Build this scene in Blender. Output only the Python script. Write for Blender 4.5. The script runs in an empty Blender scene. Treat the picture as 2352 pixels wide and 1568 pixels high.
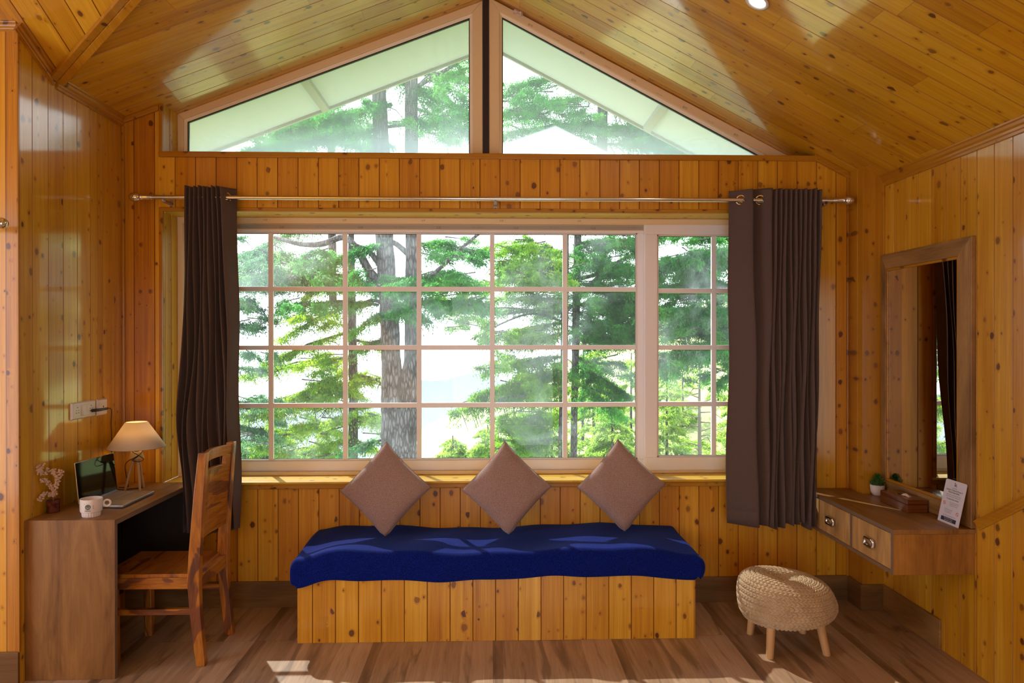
import bpy, math, random
import numpy as np
from mathutils import Vector, Matrix
random.seed(7); rng = np.random.default_rng(11)
S = bpy.context.scene
COL = S.collection
R = math.radians

# ------------------------------------------------------------------ camera
CAMP = Vector((0, -3.875, 1.47)); FPX = 1600.0
YAW, PIT, ROLL = R(1.65), R(-.14), R(.05)
fw = Vector((math.sin(YAW)*math.cos(PIT), math.cos(YAW)*math.cos(PIT), math.sin(PIT)))
r0 = Vector((math.cos(YAW), -math.sin(YAW), 0)); u0 = r0.cross(fw)
cr = r0*math.cos(ROLL) - u0*math.sin(ROLL); cu = u0*math.cos(ROLL) + r0*math.sin(ROLL)
cd = bpy.data.cameras.new('camera'); cam = bpy.data.objects.new('camera', cd); COL.objects.link(cam)
cd.sensor_width = 36; cd.lens = FPX/2352*36; cd.clip_end = 5000; cd.clip_start = .05
cam.matrix_world = Matrix(((cr.x, cu.x, -fw.x, CAMP.x), (cr.y, cu.y, -fw.y, CAMP.y), (cr.z, cu.z, -fw.z, CAMP.z), (0, 0, 0, 1)))
S.camera = cam

def at(px, py, y):
    d = fw + cr*((px-1176)/FPX) - cu*((py-784)/FPX)
    return CAMP + d*((y-CAMP.y)/d.y)

# ------------------------------------------------------------------ light
w = bpy.data.worlds.new('world'); S.world = w; w.use_nodes = True
bg = w.node_tree.nodes['Background']; bg.inputs[0].default_value = (.88, .94, 1.0, 1); bg.inputs[1].default_value = 4.2
sd = bpy.data.lights.new('sun', 'SUN'); sd.energy = 20.0; sd.angle = R(.6); sd.color = (1, .95, .86)
sun = bpy.data.objects.new('sun', sd); COL.objects.link(sun)
sdir = Vector((.42, -.74, -.80)).normalized()
sun.rotation_euler = sdir.to_track_quat('-Z', 'Y').to_euler()
vs = S.view_settings; vs.view_transform = 'Standard'; vs.look = 'None'; vs.gamma = 1; vs.use_curve_mapping = False; vs.exposure = 0.0
cy = S.cycles; cy.max_bounces = 8; cy.diffuse_bounces = 4; cy.glossy_bounces = 4; cy.transmission_bounces = 4
cy.transparent_max_bounces = 24; cy.sample_clamp_indirect = 6; cy.use_denoising = True; cy.caustics_reflective = False; cy.caustics_refractive = False
cy.use_adaptive_sampling = True; cy.adaptive_threshold = .02

# ------------------------------------------------------------------ node helpers
class NT:
    def __init__(s, name):
        s.m = bpy.data.materials.new(name); s.m.use_nodes = True; s.t = s.m.node_tree; s.t.nodes.clear()
        s.out = s.n('ShaderNodeOutputMaterial')
    def n(s, kind, **kw):
        x = s.t.nodes.new(kind)
        for k, v in kw.items(): setattr(x, k, v)
        return x
    def put(s, sock, v):
        if hasattr(v, 'is_output') or isinstance(v, bpy.types.NodeSocket): s.t.links.new(v, sock)
        elif v is not None:
            try: sock.default_value = v
            except Exception: sock.default_value = (*v, 1)
    def math(s, op, a, b=None, c=None, clamp=False):
        x = s.n('ShaderNodeMath', operation=op); x.use_clamp = clamp
        for i, v in enumerate((a, b, c)):
            if v is not None: s.put(x.inputs[i], v)
        return x.outputs[0]
    def mix(s, f, a, b, mode='MIX'):
        x = s.n('ShaderNodeMix', data_type='RGBA', blend_type=mode)
        s.put(x.inputs[0], f)
        for i, v in ((6, a), (7, b)):
            if isinstance(v, tuple) and len(v) == 3: v = (*v, 1)
            s.put(x.inputs[i], v)
        return x.outputs[2]
    def ss(s, v, a, b):
        x = s.n('ShaderNodeMapRange', interpolation_type='SMOOTHSTEP'); s.put(x.inputs[0], v)
        x.inputs[1].default_value = a; x.inputs[2].default_value = b; return x.outputs[0]
    def comb(s, x_, y_, z_):
        x = s.n('ShaderNodeCombineXYZ')
        for i, v in enumerate((x_, y_, z_)): s.put(x.inputs[i], v)
        return x.outputs[0]
    def noise(s, vec, scale=5, detail=2, rough=.5, dist=0, dim='3D'):
        x = s.n('ShaderNodeTexNoise', noise_dimensions=dim); s.put(x.inputs['Vector'], vec)
        x.inputs['Scale'].default_value = scale; x.inputs['Detail'].default_value = detail
        x.inputs['Roughness'].default_value = rough; x.inputs['Distortion'].default_value = dist
        return x.outputs[0]
    def ramp(s, f, stops):
        x = s.n('ShaderNodeValToRGB'); s.put(x.inputs[0], f); e = x.color_ramp.elements
        while len(e) < len(stops): e.new(.5)
        for i, (p, c) in enumerate(stops): e[i].position = p; e[i].color = (*c, 1)
        return x.outputs[0]
    def bump(s, h, strength=.3, dist=.01):
        x = s.n('ShaderNodeBump'); s.put(x.inputs['Height'], h); x.inputs['Strength'].default_value = strength; x.inputs['Distance'].default_value = dist
        return x.outputs[0]
    def bsdf(s, color, rough=.5, normal=None, **kw):
        x = s.n('ShaderNodeBsdfPrincipled')
        s.put(x.inputs['Base Color'], (*color, 1) if isinstance(color, tuple) and len(color) == 3 else color)
        s.put(x.inputs['Roughness'], rough)
        if normal is not None: s.put(x.inputs['Normal'], normal)
        for k, v in kw.items():
            s.put(x.inputs[k.replace('_', ' ')], (*v, 1) if isinstance(v, tuple) and len(v) == 3 else v)
        s.t.links.new(x.outputs[0], s.out.inputs[0]); return x
    def pos(s, world=True):
        if world: return s.n('ShaderNodeNewGeometry').outputs['Position']
        return s.n('ShaderNodeTexCoord').outputs['Object']
    def sep(s, v):
        x = s.n('ShaderNodeSeparateXYZ'); s.put(x.inputs[0], v); return x.outputs

def simple(name, color, rough=.5, **kw):
    t = NT(name); t.bsdf(color, rough, **kw); return t.m

def pine(name, u='x', v='z', bw=.1114, off=0.0, joint=0, tint=(1, 1, 1), gloss=.42, coat=.95, single=False, dark=1.0, crough=.09):
    t = NT(name); P = t.sep(t.pos()); ax = dict(x=P[0], y=P[1], z=P[2]); U = ax[u]; V = ax[v]
    q = t.math('DIVIDE', t.math('SUBTRACT', U, off), bw)
    idx = t.math('FLOOR', q); fr = t.math('SUBTRACT', q, idx)
    if single: idx = t.math('MULTIPLY', ax[({'x', 'y', 'z'} - {u, v}).pop()], 0.3)
    wn = t.n('ShaderNodeTexWhiteNoise', noise_dimensions='1D'); t.put(wn.inputs['W'], idx if not single else 3.3)
    rc = t.sep(wn.outputs['Color'])
    V2 = t.math('MULTIPLY_ADD', rc[0], 9.0, V)
    seg = 0.0
    if joint:
        sg = t.math('DIVIDE', V2, joint); seg = t.math('FLOOR', sg)
        wn2 = t.n('ShaderNodeTexWhiteNoise', noise_dimensions='2D'); t.put(wn2.inputs['Vector'], t.comb(idx, seg, 0)); rc = t.sep(wn2.outputs['Color'])
        jf = t.math('ABSOLUTE', t.math('SUBTRACT', t.math('FRACT', sg), .5)); jm = t.math('GREATER_THAN', jf, .5-.0012/joint)
    L = t.math('MULTIPLY', fr, bw) if not single else U
    Z = t.math('MULTIPLY_ADD', idx, 3.71, t.math('MULTIPLY', seg, 7.3) if joint else 0.0)
    # knots
    kv = t.comb(t.math('MULTIPLY_ADD', L, 20, t.math('MULTIPLY', Z, 4.7)), t.math('MULTIPLY', V2, 15.0), 0)
    vo = t.n('ShaderNodeTexVoronoi', feature='F1', voronoi_dimensions='2D'); t.put(vo.inputs['Vector'], kv); vo.inputs['Scale'].default_value = 1.0; vo.inputs['Randomness'].default_value = 1.0
    kc = t.sep(vo.outputs['Color'])
    ksz = t.math('MULTIPLY_ADD', t.math('POWER', kc[0], 3.2), .23, .02)
    wob = t.math('MULTIPLY', t.math('SUBTRACT', t.noise(t.comb(t.math('MULTIPLY', L, 70), t.math('MULTIPLY', V2, 60), Z), 1, 3), .5), .15)
    kd = t.math('SUBTRACT', t.math('ADD', vo.outputs['Distance'], wob), ksz)
    knot = t.math('SUBTRACT', 1.0, t.ss(kd, -.02, .06))
    ring = t.math('SUBTRACT', 1.0, t.ss(kd, .02, .26))
    has = t.math('GREATER_THAN', kc[1], .70)
    knot = t.math('MULTIPLY', knot, has); ring = t.math('MULTIPLY', ring, has)
    # grain
    warp = t.math('MULTIPLY', ring, .018)
    gl = t.math('ADD', L, warp)
    big = t.noise(t.comb(t.math('MULTIPLY', gl, 22), t.math('MULTIPLY', V2, .9), Z), 1, 3, .6, .6)
    fine = t.noise(t.comb(t.math('MULTIPLY', gl, 330), t.math('MULTIPLY', V2, 5), Z), 1, 2, .6)
    bands = t.noise(t.comb(t.math('MULTIPLY', gl, 95), t.math('MULTIPLY', V2, 1.1), Z), 1, 2, .5, .8)
    g = t.math('ADD', t.math('MULTIPLY', big, .5), t.math('ADD', t.math('MULTIPLY', fine, .22), t.math('MULTIPLY', bands, .28)))
    g = t.math('ADD', g, t.math('MULTIPLY', t.math('SUBTRACT', rc[1], .5), .26))
    T = lambda c: tuple(a*b*dark for a, b in zip(c, tint))
    c = t.ramp(g, [(.26, T((.34, .130, .002))), (.40, T((.54, .262, .005))), (.54, T((.68, .385, .012))), (.74, T((.84, .56, .045)))])
    c = t.mix(t.math('MULTIPLY', rc[2], .30), c, T((.58, .24, .004)))
    c = t.mix(t.math('MULTIPLY', ring, .45), c, T((.44, .17, .004)))
    c = t.mix(t.math('MULTIPLY', knot, t.math('MULTIPLY_ADD', kc[2], .45, .5)), c, T((.085, .018, .004)))
    # darker brown along the board edges, in the grooves
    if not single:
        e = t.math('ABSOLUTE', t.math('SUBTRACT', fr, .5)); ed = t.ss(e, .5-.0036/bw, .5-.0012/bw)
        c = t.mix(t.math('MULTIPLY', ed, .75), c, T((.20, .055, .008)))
    else: ed = 0.0
    if joint: c = t.mix(t.math('MULTIPLY', jm, .5), c, T((.2, .06, .008)))
    h = t.math('ADD', t.math('MULTIPLY', fine, .15), t.math('MULTIPLY', t.noise(t.comb(t.math('MULTIPLY', L, 30), t.math('MULTIPLY', V2, 2.2), Z), 1, 2), 1.0))
    bmp = t.bump(h, .22, .004)
    rg = t.math('MULTIPLY_ADD', big, .2, gloss-.1)
    t.bsdf(c, rg, bmp, Coat_Weight=coat, Coat_Roughness=crough, Coat_IOR=1.65, Specular_IOR_Level=.45)
    return t.m

def laminate(name, u, v, tint=(1, 1, 1), world=True, rough=.42):
    t = NT(name); P = t.sep(t.pos(world)); ax = dict(x=P[0], y=P[1], z=P[2]); U, V = ax[u], ax[v]; W = ax[({'x', 'y', 'z'}-{u, v}).pop()]
    Wk = t.math('MULTIPLY', W, .6)
    a = t.noise(t.comb(t.math('MULTIPLY', U, 9), t.math('MULTIPLY', V, 1.7), Wk), 1, 4, .6, 1.1)
    b = t.noise(t.comb(t.math('MULTIPLY', U, 130), t.math('MULTIPLY', V, 5), Wk), 1, 3, .6)
    d = t.noise(t.comb(t.math('MULTIPLY', U, 300), t.math('MULTIPLY', V, 300), W), 1, 1)
    g = t.math('ADD', t.math('MULTIPLY', a, .72), t.math('ADD', t.math('MULTIPLY', b, .22), t.math('MULTIPLY', d, .06)))
    T = lambda c: tuple(p*q for p, q in zip(c, tint))
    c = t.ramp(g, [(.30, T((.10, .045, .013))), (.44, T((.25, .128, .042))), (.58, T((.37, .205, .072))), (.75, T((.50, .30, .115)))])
    t.bsdf(c, rough, t.bump(b, .12, .002)); return t.m

def plankfloor():
    t = NT('floor_planks'); P = t.sep(t.pos()); X, Y = P[0], P[1]; TW, TL = .58, 1.2
    q = t.math('DIVIDE', t.math('SUBTRACT', X, .004), TW); i = t.math('FLOOR', q); f = t.math('SUBTRACT', q, i)
    q2 = t.math('DIVIDE', t.math('ADD', Y, .44), TL); j = t.math('FLOOR', q2); fy = t.math('SUBTRACT', q2, j)
    wn = t.n('ShaderNodeTexWhiteNoise', noise_dimensions='2D'); t.put(wn.inputs['Vector'], t.comb(i, j, 0)); r = t.sep(wn.outputs['Color'])
    Z = t.math('MULTIPLY_ADD', j, 2.9, t.math('MULTIPLY', t.math('FLOOR', t.math('MULTIPLY', r[0], 2.0)), 5.3))
    band = t.n('ShaderNodeValToRGB'); t.put(band.inputs[0], t.math('ADD', f, t.math('MULTIPLY', t.math('SUBTRACT', t.noise(t.comb(t.math('MULTIPLY', f, 5), t.math('MULTIPLY', Y, 3), Z), 1, 2), .5), .03)))
    band.color_ramp.interpolation = 'CONSTANT'; e = band.color_ramp.elements
    st = [(0, .22), (.075, .52), (.34, .74), (.44, .64), (.60, .54), (.74, .80), (.93, .72)]
    while len(e) < len(st): e.new(.5)
    for k, (p_, v_) in enumerate(st): e[k].position = p_; e[k].color = (v_, v_, v_, 1)
    a = t.noise(t.comb(t.math('MULTIPLY', f, 9), t.math('MULTIPLY', Y, 1.3), Z), 1, 4, .62, .9)
    b = t.noise(t.comb(t.math('MULTIPLY', X, 150), t.math('MULTIPLY', Y, 6), Z), 1, 3, .65)
    s_ = t.noise(t.comb(t.math('MULTIPLY', f, 8), t.math('MULTIPLY', Y, 2.0), t.math('ADD', Z, 33)), 1, 3, .5, .6)
    g = t.math('ADD', t.math('MULTIPLY', a, .34), t.math('ADD', t.math('MULTIPLY', b, .26), t.math('MULTIPLY', band.outputs[0], .40)))
    c = t.ramp(g, [(.28, (.13, .074, .042)), (.42, (.28, .172, .102)), (.56, (.43, .285, .185)), (.75, (.62, .45, .32))])
    sm = t.ss(s_, .56, .68); c = t.mix(t.math('MULTIPLY', sm, .62), c, (.085, .045, .026))
    e1 = t.math('ABSOLUTE', t.math('SUBTRACT', f, .5)); eg = t.math('GREATER_THAN', e1, .5-.0013/TW)
    e2 = t.math('ABSOLUTE', t.math('SUBTRACT', fy, .5)); eg2 = t.math('GREATER_THAN', e2, .5-.0013/TL)
    c = t.mix(t.math('MULTIPLY', t.math('MAXIMUM', eg, eg2), .55), c, (.09, .05, .03))
    t.bsdf(c, t.math('MULTIPLY_ADD', b, .15, .33), t.bump(b, .12, .002), Specular_IOR_Level=.45); return t.m

def sheesham(name, u, v):
    t = NT(name); P = t.sep(t.pos(False)); ax = dict(x=P[0], y=P[1], z=P[2]); U, V = ax[u], ax[v]; W = ax[({'x', 'y', 'z'}-{u, v}).pop()]
    vec = t.comb(t.math('MULTIPLY', U, 10), t.math('MULTIPLY', V, 2.3), t.math('MULTIPLY', W, 3))
    a = t.noise(vec, 1, 2, .5, 1.6)
    b = t.noise(t.comb(t.math('MULTIPLY', U, 140), t.math('MULTIPLY', V, 9), W), 1, 3, .6, .4)
    sap = t.ss(a, .55, .585)
    w_ = t.noise(t.comb(t.math('MULTIPLY', U, 34), t.math('MULTIPLY', V, 5), W), 1, 2, .5, 1.5)
    c = t.ramp(t.math('ADD', t.math('MULTIPLY', b, .4), t.math('MULTIPLY', w_, .6)), [(.3, (.22, .065, .007)), (.5, (.37, .125, .012)), (.7, (.52, .21, .025))])
    d = t.ramp(w_, [(.35, (.07, .020, .012)), (.6, (.17, .050, .022))])
    c = t.mix(t.math('MULTIPLY', sap, .9), c, d)
    t.bsdf(c, .32, t.bump(b, .1, .002), Coat_Weight=.4, Coat_Roughness=.12); return t.m

def fabric(name, c1, c2, scale=700, rough=.9, bump=.35, sheen=.3, stint=(1, 1, 1)):
    t = NT(name); P = t.pos(False)
    n = t.noise(P, scale, 2, .7); m = t.noise(P, 35, 3, .6)
    c = t.mix(t.ss(n, .35, .65), c1, c2); c = t.mix(t.math('MULTIPLY', m, .2), c, c1)
    t.bsdf(c, rough, t.bump(n, bump, .003), Sheen_Weight=sheen, Sheen_Roughness=.4, Sheen_Tint=stint, Specular_IOR_Level=.12); return t.m

def weave():
    t = NT('cushion_weave'); P = t.sep(t.pos(False))
    k = 900
    a = t.math('SINE', t.math('MULTIPLY', t.math('ADD', P[0], P[2]), k*1.0)); b = t.math('SINE', t.math('MULTIPLY', t.math('SUBTRACT', P[0], P[2]), k*1.0))
    h = t.math('MULTIPLY', a, b); n = t.noise(t.pos(False), 420, 2, .6)
    g = t.math('ADD', t.math('MULTIPLY', h, .28), n)
    c = t.ramp(g, [(.2, (.15, .082, .076)), (.5, (.34, .215, .195)), (.8, (.58, .44, .40))])
    t.bsdf(c, .95, t.bump(g, .5, .002), Sheen_Weight=.25, Sheen_Roughness=.5); return t.m

M = {}
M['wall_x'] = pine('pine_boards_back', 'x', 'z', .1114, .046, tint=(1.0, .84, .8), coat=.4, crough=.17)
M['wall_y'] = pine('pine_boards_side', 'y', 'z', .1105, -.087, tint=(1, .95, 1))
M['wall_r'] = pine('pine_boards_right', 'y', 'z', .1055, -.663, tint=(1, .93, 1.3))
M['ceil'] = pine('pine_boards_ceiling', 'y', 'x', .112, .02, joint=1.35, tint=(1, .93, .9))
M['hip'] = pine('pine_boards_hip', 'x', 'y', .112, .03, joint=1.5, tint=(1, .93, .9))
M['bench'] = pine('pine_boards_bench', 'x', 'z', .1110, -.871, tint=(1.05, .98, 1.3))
for a_, b_ in (('x', 'z'), ('z', 'x'), ('y', 'x'), ('x', 'y'), ('z', 'y'), ('y', 'z')):
    M['trim_'+b_+a_] = pine('pine_trim_'+b_+a_, a_, b_, .15, 0, single=True, tint=(.70, .56, .5), coat=.3)
M['sillw'] = pine('pine_sill', 'y', 'x', .2, 0, single=True, tint=(1.1, 1.3, 1.8), coat=.2)
M['jamb'] = pine('pine_jamb', 'y', 'z', .09, 0.0, tint=(1.0, 1.0, 1.0), coat=.2)
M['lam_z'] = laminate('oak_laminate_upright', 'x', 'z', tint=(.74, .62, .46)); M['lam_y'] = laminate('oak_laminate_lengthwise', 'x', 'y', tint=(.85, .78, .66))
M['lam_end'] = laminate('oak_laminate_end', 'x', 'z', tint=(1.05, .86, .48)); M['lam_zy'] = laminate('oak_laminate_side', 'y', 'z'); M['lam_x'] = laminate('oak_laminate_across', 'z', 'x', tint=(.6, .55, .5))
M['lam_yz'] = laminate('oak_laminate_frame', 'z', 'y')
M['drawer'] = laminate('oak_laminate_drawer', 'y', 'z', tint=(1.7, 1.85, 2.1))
M['edge'] = simple('laminate_edge', (.20, .13, .085), .5)
M['deskdark'] = simple('under_desk_dark', (.028, .016, .010), .5); M['floor'] = plankfloor()
M['shee_z'] = sheesham('sheesham_upright', 'x', 'z'); M['shee_x'] = sheesham('sheesham_rail', 'z', 'x'); M['shee_y'] = sheesham('sheesham_back', 'z', 'y'); M['shee_s'] = sheesham('sheesham_seat', 'x', 'y')
M['upvc'] = simple('white_upvc', (.90, .86, .90), .33)
M['upvc2'] = simple('aged_cream_frame', (.86, .66, .40), .42)
M['bead'] = simple('cream_bead', (.90, .80, .62), .4)
M['film'] = simple('protective_film', (.42, .36, .30), .35)
M['print'] = simple('film_print', (.20, .13, .09), .5); M['printw'] = simple('film_print_pale', (.85, .72, .5), .5)
M['steel'] = simple('black_steel', (.022, .012, .012), .5)
M['gasket'] = simple('black_gasket', (.02, .018, .018), .6)
M['chrome'] = simple('brushed_nickel', (.76, .76, .76), .18, Metallic=1.0)
M['hchrome'] = simple('bright_chrome', (.8, .8, .85), .08, Metallic=1.0)
M['brass'] = simple('grommet_brass', (.62, .50, .32), .25, Metallic=1.0)
M['plate'] = simple('bracket_zinc', (.42, .33, .27), .4, Metallic=.8)
M['curtain'] = fabric('brown_curtain', (.084, .057, .052), (.138, .098, .090), 900, .75, .08, .15, (.8, .65, .65))
M['blue'] = fabric('navy_fleece', (.0015, .003, .060), (.004, .022, .31), 330, .95, .5, .30, (.16, .32, 1.0))
M['cushion'] = weave()
M['white'] = simple('white_plastic', (.74, .68, .66), .3)
M['ceramic'] = simple('white_glaze', (.78, .72, .72), .12, Coat_Weight=.5)
M['black'] = simple('black_plastic', (.012, .012, .014), .4)
M['cord'] = simple('black_cord', (.012, .010, .012), .5)
M['screen'] = simple('laptop_glass', (.003, .003, .004), .08, Specular_IOR_Level=.22)
M['alu'] = simple('laptop_aluminium', (.36, .33, .33), .38, Metallic=.85)
M['alu_edge'] = simple('laptop_edge', (.55, .50, .52), .25, Metallic=1.0)
M['lampwood'] = simple('pale_lamp_wood', (.42, .27, .14), .5)
M['lampwood2'] = simple('lamp_cap_wood', (.55, .36, .13), .5)
M['vase'] = None
M['petal'] = simple('dried_petals', (.68, .50, .42), .8); M['stemy'] = simple('yellow_stem', (.32, .25, .05), .7)
M['legwood'] = simple('beech_leg', (.66, .40, .19), .5)
M['felt'] = simple('pale_felt', (.42, .34, .33), .9)
M['greenleaf'] = simple('artificial_leaf', (.045, .14, .012), .55)
M['tissuewood'] = laminate('rosewood', 'z', 'y', tint=(.55, .30, .22), world=False, rough=.2)
M['tissue'] = simple('tissue', (.8, .6, .55), .9)
M['card'] = simple('card_stock', (.74, .72, .84), .35); M['ink'] = simple('dark_ink', (.03, .025, .06), .5); M['red'] = simple('red_ink', (.62, .02, .06), .5); M['ring_green'] = simple('green_ink', (.03, .12, .07), .4)
M['foil'] = simple('crumpled_tape', (.75, .62, .52), .35)
M['soffit'] = simple('painted_soffit', (.44, .53, .54), .7)
M['batten'] = simple('soffit_batten', (.30, .32, .27), .7)
def vase_mat():
    t = NT('marbled_vase'); n = t.noise(t.pos(False), 45, 3, .6, .6)
    t.bsdf(t.ramp(n, [(.4, (.06, .012, .010)), (.65, (.16, .045, .03))]), .25); return t.m
M['vase'] = vase_mat()
def mirror_mat():
    t = NT('mirror_silver'); g = t.n('ShaderNodeBsdfGlossy'); g.inputs[0].default_value = (.80, .80, .78, 1); g.inputs['Roughness'].default_value = 0.0
    t.t.links.new(g.outputs[0], t.out.inputs[0]); return t.m
M['mirror'] = mirror_mat()
def glass_mat(name, base, z0=None, z1=None, extra=0, flat=.008):
    t = NT(name); P = t.pos(); tr = t.n('ShaderNodeBsdfTransparent'); tr.inputs[0].default_value = (.96, .98, .97, 1)
    gl = t.n('ShaderNodeBsdfGlossy'); gl.inputs['Roughness'].default_value = .02
    fr = t.n('ShaderNodeFresnel'); fr.inputs[0].default_value = 1.35
    m1 = t.n('ShaderNodeMixShader'); t.put(m1.inputs[0], t.math('MULTIPLY', fr.outputs[0], .8)); t.t.links.new(tr.outputs[0], m1.inputs[1]); t.t.links.new(gl.outputs[0], m1.inputs[2])
    df = t.n('ShaderNodeBsdfTranslucent'); df.inputs[0].default_value = (.74, .86, 1, 1)
    n = t.noise(P, 2.1, 4, .65, .5)
    d = t.math('MULTIPLY', t.ss(n, .42, .78), base)
    if z0 is not None:
        zz = t.sep(P)[2]; g = t.math('SUBTRACT', 1.0, t.ss(zz, z0, z1)); d = t.math('ADD', d, t.math('MULTIPLY', g, extra))
    d = t.math('ADD', d, flat)
    m2 = t.n('ShaderNodeMixShader'); t.put(m2.inputs[0], d); t.t.links.new(m1.outputs[0], m2.inputs[1]); t.t.links.new(df.outputs[0], m2.inputs[2])
    t.t.links.new(m2.outputs[0], t.out.inputs[0]); return t.m
M['glass'] = glass_mat('window_glass', .07); M['glass_d'] = glass_mat('dusty_gable_glass', .10, 2.56, 2.76, .22, .11)
M['pane'] = M['glass']
def emis(name, c, s_):
    t = NT(name); e = t.n('ShaderNodeEmission'); e.inputs[0].default_value = (*c, 1); e.inputs[1].default_value = s_; t.t.links.new(e.outputs[0], t.out.inputs[0]); return t.m
M['led'] = emis('led_disc', (1, .97, .9), 9); M['bulb'] = emis('warm_bulb', (1, .62, .25), 9)
def shade_mat():
    t = NT('linen_shade'); n = t.noise(t.pos(False), 500, 2)
    c = t.mix(n, (.86, .80, .72), (.94, .88, .80))
    d = t.n('ShaderNodeBsdfDiffuse'); t.put(d.inputs[0], c); tl = t.n('ShaderNodeBsdfTranslucent'); t.put(tl.inputs[0], (.92, .80, .60, 1))
    m = t.n('ShaderNodeMixShader'); m.inputs[0].default_value = .42; t.t.links.new(d.outputs[0], m.inputs[1]); t.t.links.new(tl.outputs[0], m.inputs[2]); t.t.links.new(m.outputs[0], t.out.inputs[0]); return t.m
M['shade'] = shade_mat()
def jute():
    t = NT('braided_jute'); n = t.noise(t.pos(False), 260, 3, .7); k = t.noise(t.pos(False), 18, 2)
    c = t.ramp(t.math('ADD', t.math('MULTIPLY', n, .7), t.math('MULTIPLY', k, .3)), [(.3, (.34, .23, .13)), (.5, (.50, .37, .23)), (.72, (.66, .52, .35))])
    t.bsdf(c, .85, t.bump(n, .2, .002), Sheen_Weight=.15); return t.m
M['jute'] = jute()
def bark():
    t = NT('cedar_bark'); P = t.sep(t.pos()); v = t.comb(t.math('MULTIPLY', P[0], 16), t.math('MULTIPLY', P[1], 16), t.math('MULTIPLY', P[2], 4))
    n = t.noise(v, 1, 5, .7, .6); vo = t.n('ShaderNodeTexVoronoi', feature='DISTANCE_TO_EDGE'); t.put(vo.inputs['Vector'], v); vo.inputs['Scale'].default_value = 1.6
    h = t.math('ADD', n, t.math('MULTIPLY', t.ss(vo.outputs[0], 0, .25), .4))
    t.bsdf(t.ramp(h, [(.4, (.020, .016, .016)), (.75, (.075, .064, .064)), (1.0, (.15, .135, .135))]), .9, t.bump(h, .8, .05)); return t.m
M['bark'] = bark()
def leaf(name, a, b, c3, tr):
    t = NT(name); n = t.noise(t.pos(), 1.7, 3, .6); n2 = t.noise(t.pos(), 26, 1)
    c = t.ramp(t.math('ADD', t.math('MULTIPLY', n, .6), t.math('MULTIPLY', n2, .4)), [(.36, a), (.5, b), (.66, c3)])
    d = t.n('ShaderNodeBsdfDiffuse'); t.put(d.inputs[0], c); tl = t.n('ShaderNodeBsdfTranslucent'); t.put(tl.inputs[0], t.mix(1.0, c, (*tr, 1), 'MULTIPLY'))
    m = t.n('ShaderNodeMixShader'); m.inputs[0].default_value = .5; t.t.links.new(d.outputs[0], m.inputs[1]); t.t.links.new(tl.outputs[0], m.inputs[2]); t.t.links.new(m.outputs[0], t.out.inputs[0]); return t.m
M['leaf_deep'] = leaf('needles_deep_green', (.013, .062, .024), (.045, .165, .052), (.11, .28, .055), (1.6, 1.8, 1.0))
M['leaf_mid'] = leaf('needles_mid_green', (.025, .080, .016), (.09, .21, .030), (.24, .38, .05), (1.8, 1.8, .9))
M['leaf_lime'] = leaf('needles_lime_green', (.09, .17, .035), (.20, .33, .07), (.40, .50, .14), (1.5, 1.5, .9))
M['leaf_sun'] = leaf('needles_sunlit', (.05, .12, .02), (.14, .28, .035), (.36, .48, .07), (1.7, 1.6, .8))  # sunlight on the slim cedar is put into this yellow-green needle colour
M['leaf_blue'] = leaf('needles_blue_green', (.03, .072, .05), (.07, .15, .09), (.15, .25, .11), (1.5, 1.7, 1.2))
def ground_mat():
    t = NT('hill_grass'); n = t.noise(t.pos(), .35, 4, .6); n2 = t.noise(t.pos(), 9, 3)
    t.bsdf(t.ramp(t.math('ADD', t.math('MULTIPLY', n, .6), t.math('MULTIPLY', n2, .4)), [(.35, (.09, .14, .035)), (.5, (.20, .24, .08)), (.68, (.30, .26, .14))]), .95); return t.m
M['ground'] = ground_mat()
M['hill'] = simple('far_hill', (.30, .325, .345), .95)  # pale blue-grey: distance haze is put into the hill colour
M['snag'] = simple('dead_wood', (.14, .12, .10), .9)

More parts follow.
